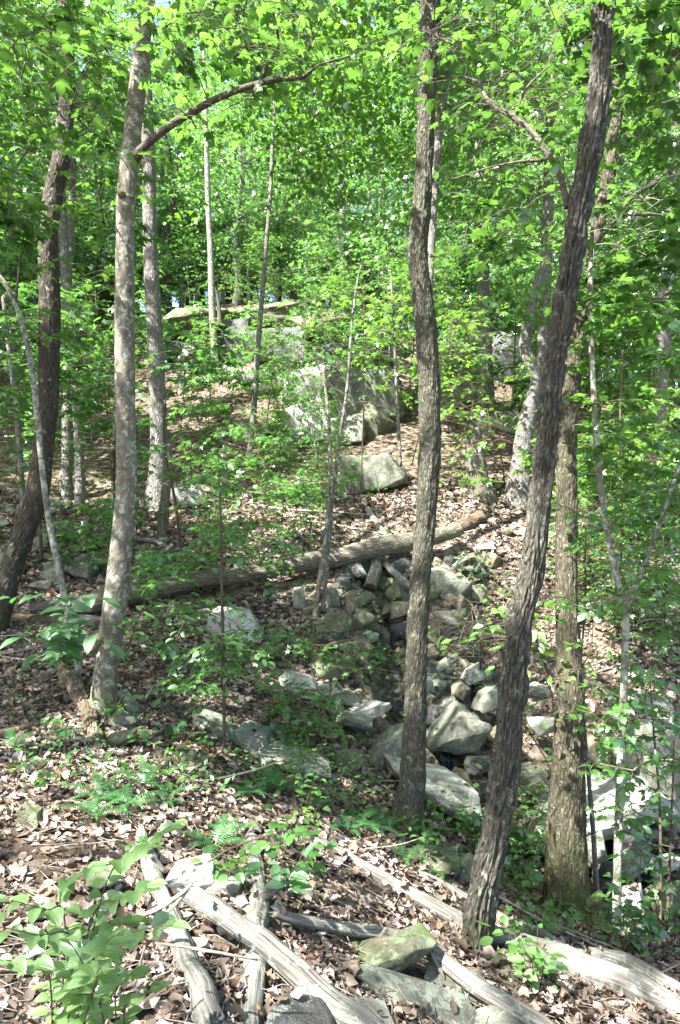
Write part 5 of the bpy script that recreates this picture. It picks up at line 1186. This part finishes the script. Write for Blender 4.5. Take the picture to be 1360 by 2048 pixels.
for a in [(440,1790,0,1),(470,1775,0,.9),(560,1730,1,1.3),(580,1780,3,1),(290,1735,1,.7),(620,1560,2,1),(580,1600,2,1.1),(600,1640,2,1),(650,1600,4,1),(560,1560,4,1),(690,1580,2,.8),(620,1660,0,1),
          (860,1660,2,1),(900,1680,3,1),(830,1700,1,1),(860,1740,2,1),(900,1770,4,1),(940,1700,2,1.2),(800,1670,0,1),(1010,1640,3,1.2),(1020,1600,3,1.2),(1000,1700,3,1),(1040,1740,3,1),
          (1070,1790,4,1.2),(1090,1830,3,1),(1050,1880,3,.8),(1120,1880,3,.8),(1060,1960,0,1.4),(1075,1990,2,.8),(1180,1900,4,1),(1280,1900,2,1.3),(1310,1930,4,1.4),(1340,1900,2,1.3),(1260,1880,2,1),
          (100,1480,1,.8),(130,1510,4,1),(160,1520,4,1),(60,1560,2,.8),(30,1420,1,.8),(100,1600,1,.8),(180,1560,4,.8),(220,1450,0,1.2),(290,1510,1,.9),(400,1520,1,.8),(250,1590,4,.8),
          (540,1490,1,.8),(480,1560,4,.9),(340,1420,2,.8),(300,1330,4,1.4),(330,1360,2,1.2),(270,1290,4,1.4),(380,1300,2,1.5),(500,1340,2,1.4),(640,1310,3,1.3),(620,1330,2,1.2),(700,1345,4,1.3),(740,1350,3,1),
          (560,1440,3,1.2),(600,1450,3,1.2),(640,1480,3,1.2),(580,1420,4,1.3),(540,1400,3,1.1),(100,1090,4,2),(60,1150,4,2),(120,1120,2,1.8),(150,1160,4,1.8),(60,1330,2,1.4),(100,1330,4,1.3),
          (960,1220,4,2),(980,1190,4,2),(1000,1240,4,1.8),(950,1160,4,2),(1030,1230,2,1.6),(700,1000,4,2),(760,1010,4,2),(960,1010,4,2.2),(560,1080,2,2),(500,1130,4,1.8),(430,1080,4,2),(600,1110,4,2),
          (970,1430,2,1.5),(950,1400,4,1.4),(1080,1460,4,1.6),(1120,1560,3,1.5),(1260,1400,4,1.8),(1330,1330,2,1.7),(1230,1300,2,1.7),(1300,1280,4,2),(1180,1130,4,2.2),(1100,1180,2,2),(1340,1180,4,2.2),
          (300,900,2,2.4),(200,930,4,2.4),(450,930,4,2.4),(560,950,2,2.4),(380,800,4,3),(600,900,4,2.6),(860,900,4,2.6),(900,950,4,2.4),(1100,1000,2,2.4),(1200,960,4,2.6),(1300,950,4,2.6)]:
    seedling(*a)

# low green cover in the nooks (nobody could count it)
rg = np.random.default_rng(8); lv = Leaves()
x, y = (rg.random(9000) - .5), 4.2 * (20 / 4.2) ** rg.random(9000); x = x * 1.1 * y
dn = fbm(np.c_[x * .7, y * .7, np.zeros(9000)], 3, 19); k = dn > .56; x, y = x[k], y[k]; n = len(x)
z = H(x, y) + rg.uniform(.02, .16, n); d = rg.normal(0, 1, (n, 3)); d[:, 2] *= .4
lv.add(np.c_[x, y, z], d, np.array([0, 0, 1.]) + rg.normal(0, .35, (n, 3)), rg.uniform(.04, .08, n) * np.clip(y / 8, 1, 1.6))
o = lv.build('ground_cover', OVAL_M, M['under'], seed=3); tag(o, 'scattered low green leaves covering patches of the slope', 'ground cover', None, 'stuff')

# large leafed plant at the left
def add_veins(m):
    t = m.node_tree; a = t.nodes.new('ShaderNodeAttribute'); a.attribute_name = 'lv'
    sp_ = t.nodes.new('ShaderNodeSeparateXYZ'); t.links.new(a.outputs['Vector'], sp_.inputs[0])
    ab = mathn(t, 'ABSOLUTE', sp_.outputs[0]); w = mathn(t, 'SINE', mathn(t, 'MULTIPLY', mathn(t, 'SUBTRACT', sp_.outputs[1], mathn(t, 'MULTIPLY', ab, .8)), 62))
    mid = mathn(t, 'SUBTRACT', 1, mathn(t, 'MULTIPLY', ab, 40), True)
    v = mathn(t, 'MAXIMUM', mathn(t, 'MULTIPLY', mathn(t, 'SUBTRACT', w, .75, True), 2.4), mid)
    bl = noise(t, a.outputs['Vector'], 3.2, 4, .7)
    for n in list(t.nodes):
        if n.type in ('BSDF_DIFFUSE', 'BSDF_TRANSLUCENT'):
            src = n.inputs[0].links[0].from_socket
            c1 = mixc(t, mathn(t, 'MULTIPLY', v, .35), src, (.28, .36, .12)); c2 = mixc(t, ramp(t, bl, [(.62, (0, 0, 0)), (.72, (.5, .5, .5))]), c1, (.10, .12, .03)); t.links.new(c2, n.inputs[0])
    b = bump(t, v, .5, .004)
    for n in list(t.nodes):
        if n.type in ('BSDF_DIFFUSE', 'BSDF_GLOSSY'): t.links.new(b, n.inputs['Normal'])
M['beech_big'] = leaf_mat('beech_leaf_veined', (.10, .21, .05), (.20, .34, .11), (.26, .50, .09), gloss=.10); add_veins(M['beech_big'])
M['under_big'] = leaf_mat('broad_leaf_veined', (.02, .09, .025), (.05, .16, .04), (.10, .38, .06), gloss=.10); add_veins(M['under_big'])
def leaf_obj_mesh(tpl_half, seed, mat, nv=7, L=1.0, w=.30, fold=.22):
    V, Fc = [], []
    for k in range(nv + 1):
        t_ = k / nv; ww = w * (math.sin(math.pi * t_ ** .8) ** .75 if 0 < t_ < 1 else 0.0); dz = -.28 * t_ * t_
        V += [(-ww, t_, dz + fold * ww), (-ww * .5, t_, dz + fold * ww * .6 + (.012 if k % 2 else -.012)), (0, t_, dz), (ww * .5, t_, dz + fold * ww * .6 + (.012 if k % 2 else -.012)), (ww, t_, dz + fold * ww)]
    for k in range(nv):
        for j in range(4): a = k * 5 + j; Fc.append((a, a + 1, a + 6, a + 5))
    V = np.array(V); rg = np.random.default_rng(seed)
    return mk_mesh('leaf', V, np.array(Fc), mat, True, {'rnd': np.full(len(V), rg.random()), 'lv': V})
BL = [leaf_obj_mesh(0, i, M['beech_big'], w=.27 + .03 * i, fold=.15 + .1 * i) for i in range(4)]
UL = [leaf_obj_mesh(0, 10 + i, M['under_big'], w=.24, fold=.2) for i in range(3)]
def put_leaf(me, r, base, p, d, n_, size):
    d = Vector(d).normalized(); x = d.cross(Vector(n_)).normalized(); n_ = x.cross(d)
    m = Matrix((x, d, n_)).transposed().to_4x4()
    o = link('leaf', me, r); o.matrix_basis = Matrix.Translation(Vector(p) - Vector(base)) @ m @ Matrix.Scale(float(size), 4)
def leafy(label, stems, mats, size, per, base, name='sapling', cat='sapling', stemr=.003, lag=.5, seed=1, group=None):
    rg = np.random.default_rng(seed); b = np.array(base); r = root(name, b, label, cat, group); tb = Tubes()
    for st_ in stems:
        P = np.array(st_)
        c = tb.add(P, np.linspace(stemr, stemr * .35, len(P)), 5, .03, ends=False)
        L = np.r_[0, np.cumsum(np.linalg.norm(np.diff(c, axis=0), axis=1))]; n = max(3, int(L[-1] * per))
        for k in range(n):
            t_ = .22 + .78 * (k + .5) / n; i = min(len(c) - 2, int(t_ * (len(c) - 1))); p = c[i]; hd = c[i + 1] - c[i]; hd /= np.linalg.norm(hd)
            side = np.cross(hd, [0, 0, 1.]); side /= np.linalg.norm(side) + 1e-6; s_ = 1 if k % 2 else -1
            d = hd * .75 + side * s_ * rg.uniform(.7, 1.2) + rg.normal(0, .12, 3); d[2] -= .15
            nr = np.array([0, -.25, 1.]) + rg.normal(0, .22, 3)
            put_leaf(mats[rg.integers(len(mats))], r, b, p + d / np.linalg.norm(d) * .006, d, nr, size * rg.uniform(.5, 1.2))
        put_leaf(mats[0], r, b, c[-1], c[-1] - c[-3], (0, -.2, 1), size * .9)
    tb.build('stem', M['twig'], r, b)
g0 = at(150, 2040); g0[1] = 1.95; g0[2] = float(H([g0[0]], [1.95])[0])
b0 = np.array([-.82, 1.95, float(H([-.82], [1.95])[0])])
fg = [
 [b0, b0 + [.05, 0, .25], W(215,1760,1.9), W(290,1690,1.85), W(345,1650,1.8)],
 [b0, W(180,1850,1.9), W(240,1800,1.8), W(300,1770,1.75)],
 [b0, W(130,1850,1.9), W(90,1820,1.8), W(20,1800,1.75)],
 [b0, W(200,1880,1.85), W(280,1860,1.75), W(345,1850,1.7)],
 [b0, W(150,1900,1.85), W(70,1870,1.7), W(-20,1850,1.65)],
 [b0, W(180,1940,1.8), W(200,1900,1.65), W(230,1870,1.55)],
 [b0, W(120,1800,1.95), W(140,1760,1.95), W(190,1730,1.9)],
 [b0, W(100,1960,1.8), W(60,1930,1.65), W(10,1920,1.55)],
 [b0, W(190,1970,1.7), W(180,1950,1.55), W(150,1900,1.5)]]
leafy('bright green beech like sapling with large toothed leaves in the bottom corner', fg, BL, .060, 30, b0, seed=2)
b1 = np.array([-.60, 1.9, float(H([-.60], [1.9])[0])])
leafy('low sprig of small green leaves at the very bottom left', [[b1, W(230,1990,1.85), W(250,1960,1.8), W(270,1940,1.75)], [b1, W(200,2010,1.8), W(180,1990,1.75), W(150,1990,1.7)], [b1, W(250,2010,1.8), W(290,1990,1.75), W(300,1960,1.7)]], BL, .05, 26, b1, seed=4)
b2 = at(128, 1330)
leafy('low plant with big drooping leaves left of the smooth tree', [[b2, W(135,1240,5.7), W(140,1205,5.6), W(90,1190,5.3), W(20,1195,5.2)], [b2, W(130,1260,5.7), W(90,1262,5.4), W(40,1275,5.2)], [b2, W(125,1250,5.6), W(180,1265,5.4), W(220,1290,5.3)], [b2, W(130,1210,5.6), W(160,1190,5.5), W(210,1200,5.4)], [b2, W(120,1300,5.6), W(80,1310,5.3)]], UL, .19, 6.5, b2, name='broadleaf_plant', cat='plant', seed=6)
b3 = at(575, 1800)
leafy('small broad leafed seedling right of the grey log top', [[b3, W(575,1760,3.2), W(560,1730,3.1), W(520,1735,3.0)], [b3, W(578,1750,3.2), W(600,1735,3.1), W(610,1715,3.1)]], UL, .10, 14, b3, name='seedling', cat='seedling', seed=9, stemr=.002)
b4 = at(1062, 1990)
leafy('broad leafed seedling rising between the leaning tree and long log', [[b4, W(1050,1930,3.6), W(1045,1890,3.5), W(1030,1870,3.45)], [b4, W(1065,1950,3.5), W(1090,1930,3.4)], [b4, W(1055,1960,3.5), W(1040,1940,3.4)]], BL, .10, 12, b4, name='seedling', cat='seedling', seed=12, stemr=.002)
print('objects', len(bpy.data.objects))
